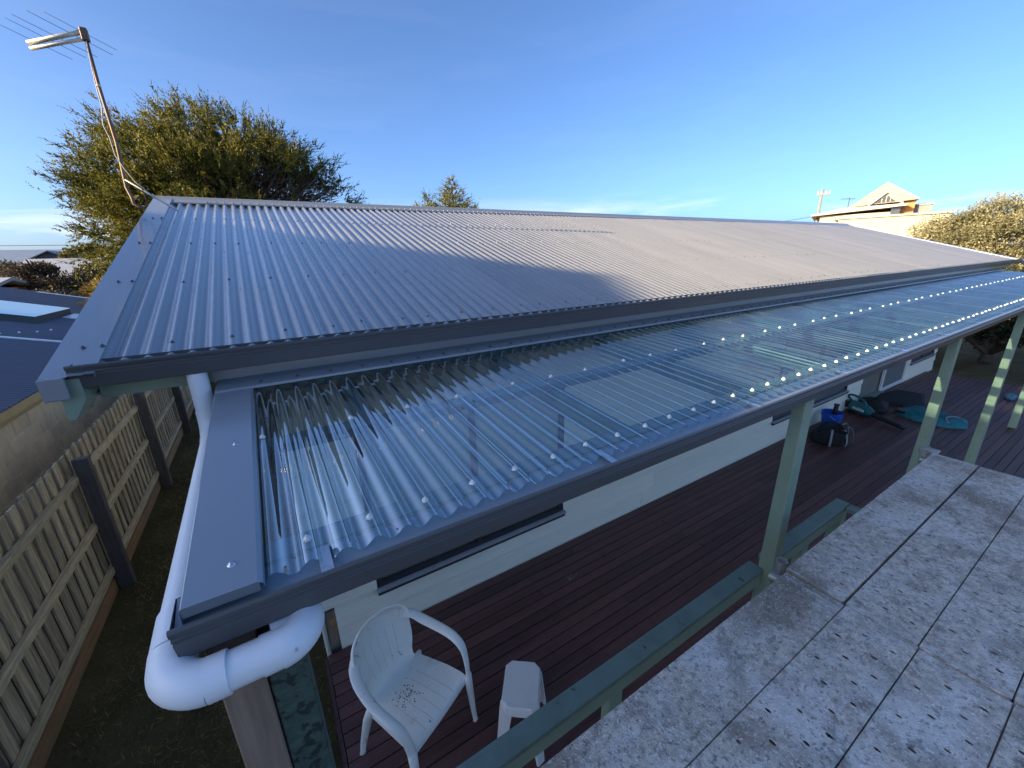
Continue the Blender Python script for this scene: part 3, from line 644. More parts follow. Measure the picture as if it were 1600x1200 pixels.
for w0, w1, zz in ((0.006, PW-0.02, 0.0016),): lip.box(0, 0.006, w0, w1, 0.0002, 0.0022, 0.0006); lip.box(0.034, 0.037, 0.05, 0.14, 0.0002, 0.0018, 0.0005)
lip_me = lip.mesh('end_strap', 'plankedge')
hook = MB(); hook.box(0.0, 0.03, 0.0, 0.045, -0.004, 0.003, 0.001); hk_me = hook.mesh('locking_tab', 'plankedge')
for bay, (xa, xb) in enumerate(((-0.205, 1.884), (1.894, 3.985))):
    for r_ in range(6):
        y0 = 0.660-PW*(r_+1)+0.0035; jit = 0.004*math.sin(r_*2.1+bay)
        if bay == 1: y0 += 0.005+0.006*(r_ == 0)
        me = plank_mesh(xb-xa-0.004, not (bay == 0 and r_ == 0), 10*bay+r_)
        po = piece(me, 'plank', sc, (xa+jit, y0, SZ+0.0015*((r_+bay) % 2)))
        for xx in (0.004, xb-xa-0.045): piece(lip_me, 'end_strap', po, (xa+jit+xx, y0, SZ+0.0015*((r_+bay) % 2)))
def stand(x, y, top):
    t = MB(); t.tube([(x,y,G+0.02),(x,y,top)], 0.0245, 20, caps=False); t.tube([(x,y,G+0.02),(x,y,top)], 0.0205, 20, caps=False)
    n = 20; o = len(t.v)
    for rr in (0.0245, 0.0205):
        for k in range(n): t.v.append((x+rr*math.cos(2*math.pi*k/n), y+rr*math.sin(2*math.pi*k/n), top))
    for k in range(n): t.f.append((o+k, o+(k+1)%n, o+n+(k+1)%n, o+n+k))
    s_ = t.build('standard', 'tube', sc, auto=40)
    MB().box(x-0.07, x+0.07, y-0.07, y+0.07, G, G+0.012).build('base_plate', 'tube', sc)
    return s_
for x, y, tp in ((1.975,0.715,-1.475),(4.03,0.715,-1.43),(-0.24,0.66,-1.50),(1.90,-0.85,-1.48),(4.02,-0.85,-1.48),(-0.24,-0.85,-1.48)): stand(x, y, tp)
for x in (-0.21, 1.89, 3.99): MB().tube([(x,0.72,-1.527),(x,-0.90,-1.527)], 0.0242, 14).build('transom', 'tube', sc, auto=40)
MB().lathe([(0.0255,-0.06),(0.036,-0.055),(0.036,-0.02),(0.0255,-0.015)], (4.03,0.715,-1.43), 16).build('coupler', 'tube', sc, auto=40)
MB().box(3.985, 4.05, 0.64, 0.70, -1.452, -1.437, 0.003).build('coupler_tab', 'tube', sc)

# ------------------------------------------------------------------ plastic armchair
def sweep_flat(b, pts, wd, th, n=10, side=(1,0,0)):
    b.tube(pts, [(w_, t_) for w_, t_ in zip(wd, th)], n, up=side)
def catmull(P, k=5):
    P = [Vector(p) for p in P]; o = []
    for i in range(len(P)-1):
        a, b_, c, d = P[max(i-1,0)], P[i], P[i+1], P[min(i+2,len(P)-1)]
        for j in range(k):
            t = j/k; o.append(0.5*((2*b_)+(c-a)*t+(2*a-5*b_+4*c-d)*t*t+(3*b_-a-3*c+d)*t**3))
    o.append(P[-1]); return o
chair = thing('plastic_chair', 'dirty white moulded plastic armchair standing on the dark deck', 'chair', (0.373, 1.925, DK), math.atan2(-0.89,0.46)+math.pi/2)
prof = catmull([(0,-0.235,0.355),(0,-0.232,0.395),(0,-0.20,0.418),(0,-0.08,0.412),(0,0.06,0.398),(0,0.15,0.395),(0,0.205,0.43),(0,0.235,0.52),(0,0.262,0.62),(0,0.288,0.72),(0,0.31,0.80)], 4)
hw_keys = [(0,0.235),(0.12,0.24),(0.3,0.235),(0.5,0.21),(0.58,0.185),(0.66,0.185),(0.76,0.215),(0.88,0.228),(0.95,0.214),(1,0.165)]
def hw(t): return float(np.interp(t, [k[0] for k in hw_keys], [k[1] for k in hw_keys]))
cols = [-1.0]
for k in range(7): c0 = -0.78+k*0.26; cols += [c0-0.0045, c0+0.0045]
cols += [1.0]; cols = sorted(cols); cols = [c for c in cols]
b = MB(); m_ = len(prof)
for i, p_ in enumerate(prof):
    t = i/(m_-1); w_ = hw(t)
    for c in cols:
        dip = 0.0
        if t > 0.5: yy = p_.y-0.05*c*c*min(1,(t-0.5)*5); zz = p_.z-0.03*c*c*(1 if t > 0.9 else 0)
        else: yy = p_.y; zz = p_.z+0.014*c*c-0.004
        b.v.append((c*w_, yy, zz))
nc = len(cols)
for i in range(m_-1):
    for j in range(nc-1):
        t = (i+0.5)/(m_-1); slot = cols[j+1]-cols[j] < 0.03
        if slot and (0.14 < t < 0.43 and j not in (1, 13) or 0.66 < t < 0.88 and 1 < j < 13): continue
        b.f.append((i*nc+j, i*nc+j+1, (i+1)*nc+j+1, (i+1)*nc+j))
sh = b.build('seat_shell', 'plastic', chair, smooth=False, local=True); md = sh.modifiers.new('thick', 'SOLIDIFY'); md.thickness = 0.006; md.offset = -1
for s in (-1, 1):
    b = MB(); pts = catmull([(s*0.175,0.252,0.735),(s*0.232,0.205,0.712),(s*0.262,0.13,0.672),(s*0.285,0.0,0.645),(s*0.287,-0.11,0.632),(s*0.277,-0.19,0.592),(s*0.262,-0.228,0.50),(s*0.254,-0.240,0.40)], 4)
    n = len(pts); sweep_flat(b, pts, [0.033-0.006*abs(2*i/(n-1)-0.6) for i in range(n)], [0.0105]*n, 12, (s*0.9,0.3,0.25)); b.build('armrest', 'plastic', chair, smooth=True, local=True)
    b = MB(); pts = [(s*0.252,-0.238,0.41),(s*0.254,-0.244,0.30),(s*0.262,-0.255,0.10),(s*0.266,-0.262,0.012),(s*0.267,-0.263,0.0)]
    sweep_flat(b, pts, [0.030,0.027,0.020,0.017,0.021], [0.020,0.018,0.014,0.012,0.015], 10, (s,0,0)); b.build('leg', 'plastic', chair, smooth=True, local=True)
    b = MB(); pts = [(s*0.195,0.150,0.400),(s*0.215,0.185,0.31),(s*0.243,0.232,0.10),(s*0.252,0.247,0.012),(s*0.253,0.248,0.0)]
    sweep_flat(b, pts, [0.040,0.034,0.023,0.018,0.022], [0.022,0.018,0.014,0.012,0.016], 10, (s,0.3,0)); b.build('leg', 'plastic', chair, smooth=True, local=True)
    b = MB(); b.add([(s*0.232,-0.20,0.405),(s*0.205,0.14,0.39),(s*0.21,0.15,0.335),(s*0.238,-0.20,0.36)], [(0,1,2,3)]); ap = b.build('seat_apron', 'plastic', chair, local=True); ap.modifiers.new('thick','SOLIDIFY').thickness = 0.006
b = MB(); pts = catmull([(-0.212,0.215,0.69),(-0.218,0.228,0.74),(-0.185,0.258,0.795),(-0.10,0.300,0.816),(0,0.310,0.822),(0.10,0.300,0.816),(0.185,0.258,0.795),(0.218,0.228,0.74),(0.212,0.215,0.69)], 4)
sweep_flat(b, pts, [0.017]*len(pts), [0.009]*len(pts), 10, (0,-0.5,0.85)); b.build('back_rim', 'plastic', chair, smooth=True, local=True)

rg = np.random.default_rng(77); dbm = MB()
sy_ = [p_.y for p_ in prof[4:22]]; sz_ = [p_.z for p_ in prof[4:22]]
for k in range(110):
    wide = k > 70
    x_ = float(np.clip(rg.normal(-0.03, 0.10 if wide else 0.035), -0.18, 0.18)); y_ = float(np.clip(rg.normal(0.02, 0.09 if wide else 0.045), -0.19, 0.13)); r_ = float(rg.uniform(0.0012, 0.0025 if wide else 0.0055))
    z_ = float(np.interp(y_, sy_, sz_))+0.014*(x_/0.22)**2-0.003; a0 = rg.uniform(0, 6.28)
    dbm.add([(x_+r_*math.cos(a0+i*1.2566)*(0.7+0.5*((i*7+k)%3)/2), y_+r_*math.sin(a0+i*1.2566), z_) for i in range(5)]+[(x_, y_, z_+r_*0.5)], [(i, (i+1)%5, 5) for i in range(5)])
tag(dbm.build('seat_dirt', 'joist', chair, local=True), kind='stuff')
# ------------------------------------------------------------------ plastic stool
st = thing('plastic_stool', 'small grey-white plastic step stool with cut corners behind the handrail', 'stool', (0.965, 1.585, DK), math.radians(-38))
def oct_(hx, hy, c, z): return [(-hx+c,-hy,z),(hx-c,-hy,z),(hx,-hy+c,z),(hx,hy-c,z),(hx-c,hy,z),(-hx+c,hy,z),(-hx,hy-c,z),(-hx,-hy+c,z)]
b = MB(); rings = [oct_(0.100,0.138,0.032,0.428), oct_(0.107,0.145,0.036,0.428), oct_(0.113,0.151,0.038,0.421), oct_(0.116,0.154,0.038,0.405), oct_(0.120,0.158,0.040,0.365)]
for r_ in rings: b.v += r_
b.f.append(tuple(range(8)))
for i in range(len(rings)-1):
    for k in range(8): k2 = (k+1)%8; b.f.append((i*8+k, (i+1)*8+k, (i+1)*8+k2, i*8+k2))
b.build('stool_top', 'plastic2', st, local=True)
for sx in (-1, 1):
    for sy in (-1, 1):
        b = MB(); T_ = [(sx*0.119,sy*0.08,0.38),(sx*0.119,sy*0.118,0.38),(sx*0.080,sy*0.157,0.38),(sx*0.045,sy*0.157,0.38)]; B_ = [(sx*0.150,sy*0.145,0.0),(sx*0.150,sy*0.155,0.0),(sx*0.118,sy*0.190,0.0),(sx*0.105,sy*0.190,0.0)]
        b.add(T_+B_, [(i, i+1, 5+i, 4+i) for i in range(3)]); l_ = b.build('leg', 'plastic2', st, local=True); l_.modifiers.new('thick','SOLIDIFY').thickness = 0.006
for sx in (-1, 1): MB().box(sx*0.140-0.004, sx*0.140+0.004, -0.14, 0.14, 0.10, 0.135, 0.002).build('stretcher', 'plastic2', st, local=True)
for sy in (-1, 1): MB().box(-0.105, 0.105, sy*0.180-0.004, sy*0.180+0.004, 0.10, 0.135, 0.002).build('stretcher', 'plastic2', st, local=True)

# ------------------------------------------------------------------ tools on the deck
bk_ = thing('bucket', 'bright blue plastic bucket holding a black tool by the wall', 'bucket', (8.08, 2.66, DK))
MB().lathe([(0.0,0.004),(0.115,0.0),(0.120,0.01),(0.150,0.285),(0.157,0.288),(0.157,0.300),(0.149,0.300),(0.116,0.02),(0.0,0.018)], (8.08,2.66,DK), 28).build('pail', 'bluep', bk_, auto=40)
MB().lathe([(0.151,0.235),(0.160,0.237),(0.160,0.245),(0.152,0.247)], (8.08,2.66,DK), 28).build('rim_band', 'bluep', bk_, auto=40)
hp = [(8.08+0.158*math.cos(a), 2.66-0.10*math.sin(a)-0.02, DK+0.275-0.10*math.sin(a)) for a in np.linspace(0, math.pi, 12)]
MB().tube(hp, 0.004, 6).build('handle', 'galv', bk_, smooth=True)
t = MB(); t.tube([(8.10,2.65,DK+0.05),(8.125,2.64,DK+0.34),(8.128,2.638,DK+0.42)], [0.035,0.035,0.032], 12); t.tube([(8.128,2.638,DK+0.42),(8.128,2.638,DK+0.435)], 0.045, 12)
tg = t.build('tool_grip', 'blackp', None, origin=(8.12,2.64,DK+0.05), auto=40); tag(tg, 'black cylindrical tool standing upright in the blue bucket', 'tool')
# slumped black tool bag
bag = thing('tool_bag', 'slumped open black tool bag with grey straps beside the blue bucket', 'bag', (7.52, 2.44, DK))
def blob(c, rx, ry, rz, seed, n=22, m_=12, amp=0.16, cut=None, flatten=0.0):
    b = MB(); rg = np.random.default_rng(seed); ph = rg.uniform(0, 6.28, (5,)); 
    for i in range(m_+1):
        v = math.pi*i/m_
        for k in range(n):
            u = 2*math.pi*k/n
            d = 1+amp*(0.5*math.sin(2*u+ph[0]+v)+0.35*math.sin(3*u+ph[1]-2*v)+0.25*math.sin(5*u+ph[2]+3*v)+0.2*math.sin(7*v+ph[3]+u))
            z = math.cos(v)*rz*d; 
            if z < 0: z *= 0.25
            b.v.append((c[0]+rx*d*math.sin(v)*math.cos(u), c[1]+ry*d*math.sin(v)*math.sin(u), c[2]+rz*0.25*(1+amp*1.1)+z))
    for i in range(m_):
        for k in range(n): k2 = (k+1)%n; b.f.append((i*n+k, (i+1)*n+k, (i+1)*n+k2, i*n+k2))
    zm = min(v[2] for v in b.v); b.v = [(x, y, max(z+(c[2]-zm), c[2])) for x, y, z in b.v]
    return b
bb = MB(); n = 28
ringsB = []
for f, zz, rr, amp in ((0,0.0,0.27,0.06),(1,0.06,0.30,0.08),(2,0.15,0.285,0.10),(3,0.17,0.265,0.16),(4,0.185,0.235,0.18),(5,0.12,0.22,0.14),(6,0.04,0.20,0.08),(7,0.03,0.001,0)):
    for k in range(n):
        u = 2*math.pi*k/n; d = 1+amp*(math.sin(3*u+f*0.4)*0.6+math.sin(5*u-f)*0.4)
        bb.v.append((7.52+rr*d*math.cos(u)*1.05, 2.44+rr*d*math.sin(u)*0.85, DK+zz*(1+0.35*math.sin(2*u+0.6))))
for f in range(7):
    for k in range(n): k2 = (k+1)%n; bb.f.append((f*n+k, f*n+k2, (f+1)*n+k2, (f+1)*n+k))
bb.build('bag_body', 'black', bag, smooth=True)
for s in (0, 1, 2, 3):
    a0 = 3.6+s*0.75; pts = [(7.52+r*math.cos(a0)*1.05, 2.44+r*math.sin(a0)*0.85, DK+zz) for r, zz in ((0.335,0.02),(0.345,0.09),(0.325,0.18),(0.27,0.27),(0.21,0.25))]
    b = MB(); b.tube(catmull(pts,3), [(0.016,0.004)]*13, 8, up=(-math.sin(a0),math.cos(a0),0)); b.build('strap', 'webbing', bag, smooth=True)
for s in (-1,1):
    pts = [(7.40+0.0*s,2.30+0.14*s*0,DK+0.2),(7.36,2.26+0.08*s,DK+0.27),(7.30,2.30+0.1*s,DK+0.20),(7.24,2.28+0.12*s,DK+0.06)]
    MB().tube(catmull(pts,4), 0.011, 8).build('carry_handle', 'black', bag, smooth=True)
# leaf blower
axis = Vector((-0.40,-0.915,0)).normalized(); bl0 = Vector((9.27,2.78,DK))
blow = thing('leaf_blower', 'teal cordless leaf blower with a long black nozzle lying on the deck', 'leaf blower', bl0, math.atan2(axis.y, axis.x))
def lt(pts, r, nm, mm, n=16, up=(0,0,1)): b = MB(); b.tube(catmull(pts,4) if len(pts) > 2 else pts, r, n, up=up); return b.build(nm, mm, blow, smooth=True, local=True)
P_ = catmull([(-0.02,0,0.13),(0.04,0,0.125),(0.14,0,0.12),(0.26,0,0.115),(0.36,0,0.105),(0.42,0,0.10)], 4); ks = np.linspace(0,1,len(P_))
rsx = [(float(np.interp(k,[0,.12,.4,.7,.9,1],[0.055,0.105,0.115,0.10,0.065,0.05])), float(np.interp(k,[0,.12,.4,.7,.9,1],[0.05,0.085,0.098,0.085,0.06,0.05]))) for k in ks]
b = MB(); b.tube(P_, rsx, 18, up=(0,0,1)); body = b.build('motor_body', 'teal', blow, smooth=True, local=True)
lt([(0.41,0,0.10),(0.55,0,0.085),(0.75,0,0.07),(0.93,0,0.06)], [(0.048-0.0012*i,0.046-0.0012*i) for i in range(13)], 'nozzle', 'blackp')
lt([(0.92,0,0.0605),(0.955,0,0.059)], 0.038, 'nozzle_tip', 'blackp')
lt([(0.02,0,0.20),(-0.07,0,0.245),(-0.10,0.0,0.29),(-0.02,0,0.325),(0.12,0,0.315),(0.22,0,0.27),(0.27,0,0.20)], 0.021, 'handle', 'teal')
MB().box(-0.15,-0.04,-0.045,0.045,0.06,0.20,0.012).build('battery', 'blackp', blow, local=True)
MB().box(-0.02,0.05,-0.09,0.09,0.0,0.06,0.01).build('foot', 'blackp', blow, local=True)
cu = bpy.data.curves.new('lettering', 'FONT'); cu.body = 'makita'; cu.size = 0.085; cu.extrude = 0.0015; cu.align_x = 'CENTER'; cu.align_y = 'CENTER'; cu.offset = 0.0015
tmp = bpy.data.objects.new('tmp', cu); COL.objects.link(tmp); bpy.context.view_layer.update()
tme = bpy.data.meshes.new_from_object(tmp.evaluated_get(bpy.context.evaluated_depsgraph_get())); bpy.data.objects.remove(tmp); tme.materials.clear(); tme.materials.append(M['ink'])
lo = bpy.data.objects.new('lettering', tme); COL.objects.link(lo); lo.parent = blow
# local frame: x = axis; camera looks at local -y side
lo.rotation_euler = (math.radians(78), 0, 0); lo.location = (0.22, -0.103, 0.135)
# black pile, flat black bag, teal bags, blue cloth
o = blob((9.72,2.58,DK), 0.34, 0.24, 0.15, 5, amp=0.30).build('jacket', 'black', None, smooth=True, origin=(9.72,2.58,DK)); tag(o, 'crumpled black jacket heaped on the deck by the door step', 'jacket')
b = MB(); V = [(10.15,2.72,0.0),(10.25,2.28,0.0),(10.75,2.10,0.0),(11.45,2.28,0.0),(11.35,2.72,0.0),(10.7,2.86,0.0)]
b.v = [(x,y,DK+0.001) for x,y,z in V]+[(10.8+(x-10.8)*0.97,2.48+(y-2.48)*0.95,DK+0.05) for x,y,z in V]+[(10.8+(x-10.8)*0.85,2.48+(y-2.48)*0.8,DK+0.07) for x,y,z in V]
for l in range(2):
    for k in range(6): k2 = (k+1)%6; b.f.append((l*6+k, l*6+k2, l*6+6+k2, l*6+6+k))
b.f.append(tuple(range(12,18))); o = b.build('flat_bag', 'black', None, origin=(10.8,2.48,DK)); tag(o, 'flat black carry bag lying beyond the crumpled jacket', 'bag')
tb = thing('teal_bag', 'teal fabric catcher bag spread flat on the deck behind a post', 'bag', (9.95, 1.85, DK))
b = MB(); V = [(9.75,2.28),(9.95,2.32),(10.2,2.15),(10.35,1.75),(10.15,1.40),(9.83,1.33),(9.62,1.55),(9.60,1.95)]
cx_, cy_ = 9.95, 1.85
for f, zz in ((1.0,0.002),(0.97,0.055),(0.78,0.105),(0.45,0.085),(0.12,0.10)):
    for k, (x, y) in enumerate(V): b.v.append((cx_+(x-cx_)*f, cy_+(y-cy_)*f, DK+zz*(1+0.35*math.sin(k*2.1+f*5) if zz > 0.01 else 1)))
for l in range(4):
    for k in range(8): k2 = (k+1)%8; b.f.append((l*8+k2, l*8+k, l*8+8+k, l*8+8+k2))
b.f.append(tuple(range(32,40))[::-1]); bo_ = b.build('bag_panel', 'tealf', tb, smooth=True)
MB().box(9.70,9.90,2.12,2.26,DK+0.055,DK+0.105,0.01).build('bag_collar', 'blackp', tb)
b = MB(); b.tube(catmull([(9.70,1.55,DK+0.07),(9.85,1.62,DK+0.115),(10.0,1.55,DK+0.12),(10.1,1.50,DK+0.09)],4), 0.012, 8); b.build('bag_zip', 'webbing', tb, smooth=True)
o = blob((12.55,1.28,DK), 0.17, 0.10, 0.07, 9, amp=0.45).build('blue_rag', 'bluef', None, smooth=True, origin=(12.55,1.28,DK)); tag(o, 'small crumpled blue cloth on the far deck next to a post', 'cloth')
tw = thing('dry_twigs', 'little dry forked twig lying on the deck boards', 'twig', (2.05, 2.42, DK))
for a, l_ in ((0.2,0.13),(0.75,0.11),(1.3,0.07)): MB().tube([(2.05,2.42,DK+0.006),(2.05+l_*math.cos(a),2.42+l_*math.sin(a),DK+0.012)], [0.003,0.0015], 5).build('twig', 'twig', tw)

# ------------------------------------------------------------------ paling fence
fn = thing('paling_fence', 'weathered timber paling fence with dark posts along the side passage', 'fence', (-1.80, 7.0, G))
rnd = random.Random(8); FX = -1.975
pms = []
for v in range(4):
    b = MB(); b.box(-0.008, 0.008, 0, 0.088, 0, 1.61, 0.002); b.v = [(x, y+0.004*math.sin(z*2+v), z+(0.0 if z < 1 else 0.006*math.sin(y*40+v))) for x, y, z in b.v]; pms.append(b.mesh('paling', 'paling'))
y = 0.55; k = 0
while y < 15.2:
    piece(rnd.choice(pms), 'paling', fn, (FX+(0.0 if k % 2 else -0.022), y, G+0.03+rnd.uniform(-0.012,0.012)), (rnd.uniform(-0.006,0.006), 0, 0)); y += 0.084+rnd.uniform(-0.004,0.005); k += 1
posts = [0.45, 2.93, 5.43, 7.95, 10.5, 13.0, 15.4]
for i, yp in enumerate(posts):
    b = MB(); b.box(-1.925, -1.800, yp, yp+0.075, G-0.3, -1.838+rnd.uniform(-0.02,0.02), 0.006); b.build('post', 'fpost', fn)
for i in range(len(posts)-1):
    for zc in (-2.045, -2.62, -3.17):
        b = MB(); b.box(FX+0.009, FX+0.062, posts[i]+0.02, posts[i+1]+0.055, zc-0.035, zc+0.035, 0.006)
        dz = rnd.uniform(-0.015,0.015); b.v = [(x-(0.003 if i % 2 else 0), y_, z+dz*(y_-posts[i])/2.5) for x, y_, z in b.v]; b.build('rail', 'rail', fn)
    MB().box(FX+0.009, FX+0.035, posts[i]+0.076, posts[i+1]-0.001, G+0.0, G+0.15, 0.004).build('plinth_board', 'plinth', fn)
# grass in the passage
n = 60000; C = np.stack([RNG.uniform(-1.80,0.2,n), RNG.uniform(0.2,16,n)**1.0, np.full(n, G)], 1)
C = C[(C[:,0] < -0.10) | (C[:,1] < 0.9)]; C = C[RNG.random(len(C)) < 0.55+0.45*np.sin(C[:,0]*5+1.3*np.sin(C[:,1]*3))*np.cos(C[:,1]*4)]; n = len(C)
D = unit(np.stack([RNG.normal(0,0.9,n), RNG.normal(0,0.9,n), np.full(n,0.7)],1)); 
V, Q = leaf_quads(C, D, RNG.uniform(0.03,0.085,n), 0.006, RNG)
o = fast_mesh('grass', V, Q, 'blade'); tag(o, 'short dry brown-green grass along the side passage', 'grass', kind='stuff')
rnd = random.Random(4)
for i, (x, y, s) in enumerate(((-1.02,6.05,0.035),(-0.95,3.6,0.022),(-0.75,4.35,0.016))):
    b = MB(); b.v = [(x+s*rnd.uniform(0.7,1.2)*a, y+s*rnd.uniform(0.7,1.2)*c, G+0.012+(0.02 if z else 0)*rnd.uniform(.6,1)) for z in (0,1) for a, c in ((1,0),(0.4,1),(-0.8,0.7),(-1,-0.4),(0.2,-0.9))]
    b.f = [(4,3,2,1,0),(5,6,7,8,9)]+[(k,(k+1)%5,5+(k+1)%5,5+k) for k in range(5)]
    o = b.build('pebble', 'stone', None, origin=(x,y,G)); tag(o, ['largest pale stone lying in the side passage grass','middle-sized pale pebble in the side passage grass','smallest pale pebble in the side passage grass'][i], 'pebble')

# ------------------------------------------------------------------ neighbour: block wall and charcoal roof
nb = thing('block_house', 'neighbouring concrete block house with a low charcoal ribbed roof behind the fence', 'house', (-4.5, 12, G))
NX, NEZ = -2.72, -1.445
T2 = math.tan(math.radians(14))
NT = NEZ-0.20
MB().box(NX-0.09, NX-0.006, 3.2, 18.5, G, NT).build('wall_core', 'mortar', nb)
bl = MB().box(-0.10, 0.0, 0.005, 0.385, 0.004, 0.186, 0.004).mesh('block', 'block')
bh = MB().box(-0.10, 0.0, 0.005, 0.190, 0.004, 0.186, 0.004).mesh('block', 'block')
nrow = int((NT-G)/0.19)
for r_ in range(nrow):
    z = NT-0.19*(r_+1)
    if r_ > 6: continue
    y = 3.6+(0.195 if r_ % 2 else 0)
    while y < 13.2: piece(bl, 'block', nb, (NX, y, z)); y += 0.39
b = MB(); b.box(NX-0.02, NX+0.115, 3.0, 18.6, NEZ-0.115, NEZ-0.010, 0.006); b.build('gutter', 'tanfascia', nb)
MB().box(NX-0.01, NX+0.04, 3.0, 18.6, NEZ-0.195, NEZ-0.116, 0.004).build('fascia', 'tanfascia', nb)
nr = MB(); PT = 0.100; ky = int((18.6-3.0)/PT); seg = 6
for xx in (-2.60, -8.5):
    for i in range(ky*seg+1): nr.v.append((xx, 3.0+i*PT/seg, NEZ-T2*(xx+2.60)+0.012*math.cos(2*math.pi*i/seg)))
k = ky*seg+1
for i in range(k-1): nr.f.append((i, i+1, k+i+1, k+i))
nr.build('ribbed_roof', 'nroof', nb, smooth=True)
def nz_(x): return NEZ-T2*(x+2.60)
def nstrip(y0, y1, x0, x1, h, mm, nm):
    b = MB(); b.add([(x0,y0,nz_(x0)-0.02),(x1,y0,nz_(x1)-0.02),(x1,y1,nz_(x1)-0.02),(x0,y1,nz_(x0)-0.02),(x0,y0,nz_(x0)+h),(x1,y0,nz_(x1)+h),(x1,y1,nz_(x1)+h),(x0,y1,nz_(x0)+h)],
        [(0,3,2,1),(4,5,6,7),(0,1,5,4),(1,2,6,5),(2,3,7,6),(3,0,4,7)]); return b.build(nm, mm, nb)
nstrip(10.50, 10.60, -7, -2.60, 0.030, 'flash', 'roof_flashing'); nstrip(18.3, 18.43, -5.8, -2.60, 0.03, 'flash', 'roof_flashing')
sk = nstrip(12.45, 14.45, -7.4, -4.12, 0.14, 'skybox', 'skylight')
b = MB(); z = 0.150; b.add([(-7.4,12.43,nz_(-7.4)+z),(-4.10,12.43,nz_(-4.10)+z),(-4.10,14.47,nz_(-4.10)+z),(-7.4,14.47,nz_(-7.4)+z)], [(0,1,2,3)]); b.build('skylight_lid', 'skylid', sk)
nstrip(13.6, 14.4, -4.05, -3.75, 0.03, 'flash', 'roof_flashing')
dm = MB(); dm.lathe([(0,0.03),(0.014,0.026),(0.022,0.0)], n=8); dme = dm.mesh('roof_cap', 'flash', True)
for x, y in ((-4.1,10.9),(-3.95,11.15),(-3.80,11.4),(-3.72,11.75),(-4.75,10.2)): piece(dme, 'roof_cap', nb, (x, y, nz_(x)+0.008))

# ------------------------------------------------------------------ two-storey neighbour to the west (out of frame; its shade falls over the roofs)
oh = thing('tall_neighbour_house', 'tall cream two-storey house with a flat-roofed wing west of the passage', 'house', (-16, 3, G))
prof = [(13.5,G),(13.5,2.25),(4.04,3.93),(1.95,3.12),(-7.5,3.12),(-7.5,G)]
b = MB(); b.extr(prof, -20.5, -12.0, closed=True, caps=True); b.build('wall', 'cream', oh)
b = MB(); b.extr([(13.8,2.18),(4.04,3.925),(1.92,3.11),(1.92,3.09),(4.04,3.90),(13.8,2.15)], -20.6, -11.93, closed=True, caps=True); b.build('roof', 'pale_roof', oh)
for y in (-5.5,-2.5,2.6,5.8,9.4):
    for z in (-2.4, 0.35):
        w_ = MB().box(-12.03,-11.96,y,y+1.5,z,z+1.25,0.01).build('window', 'creamtrim', oh); MB().box(-11.962,-11.950,y+0.08,y+1.42,z+0.08,z+1.17).build('pane', 'dkglass', w_)

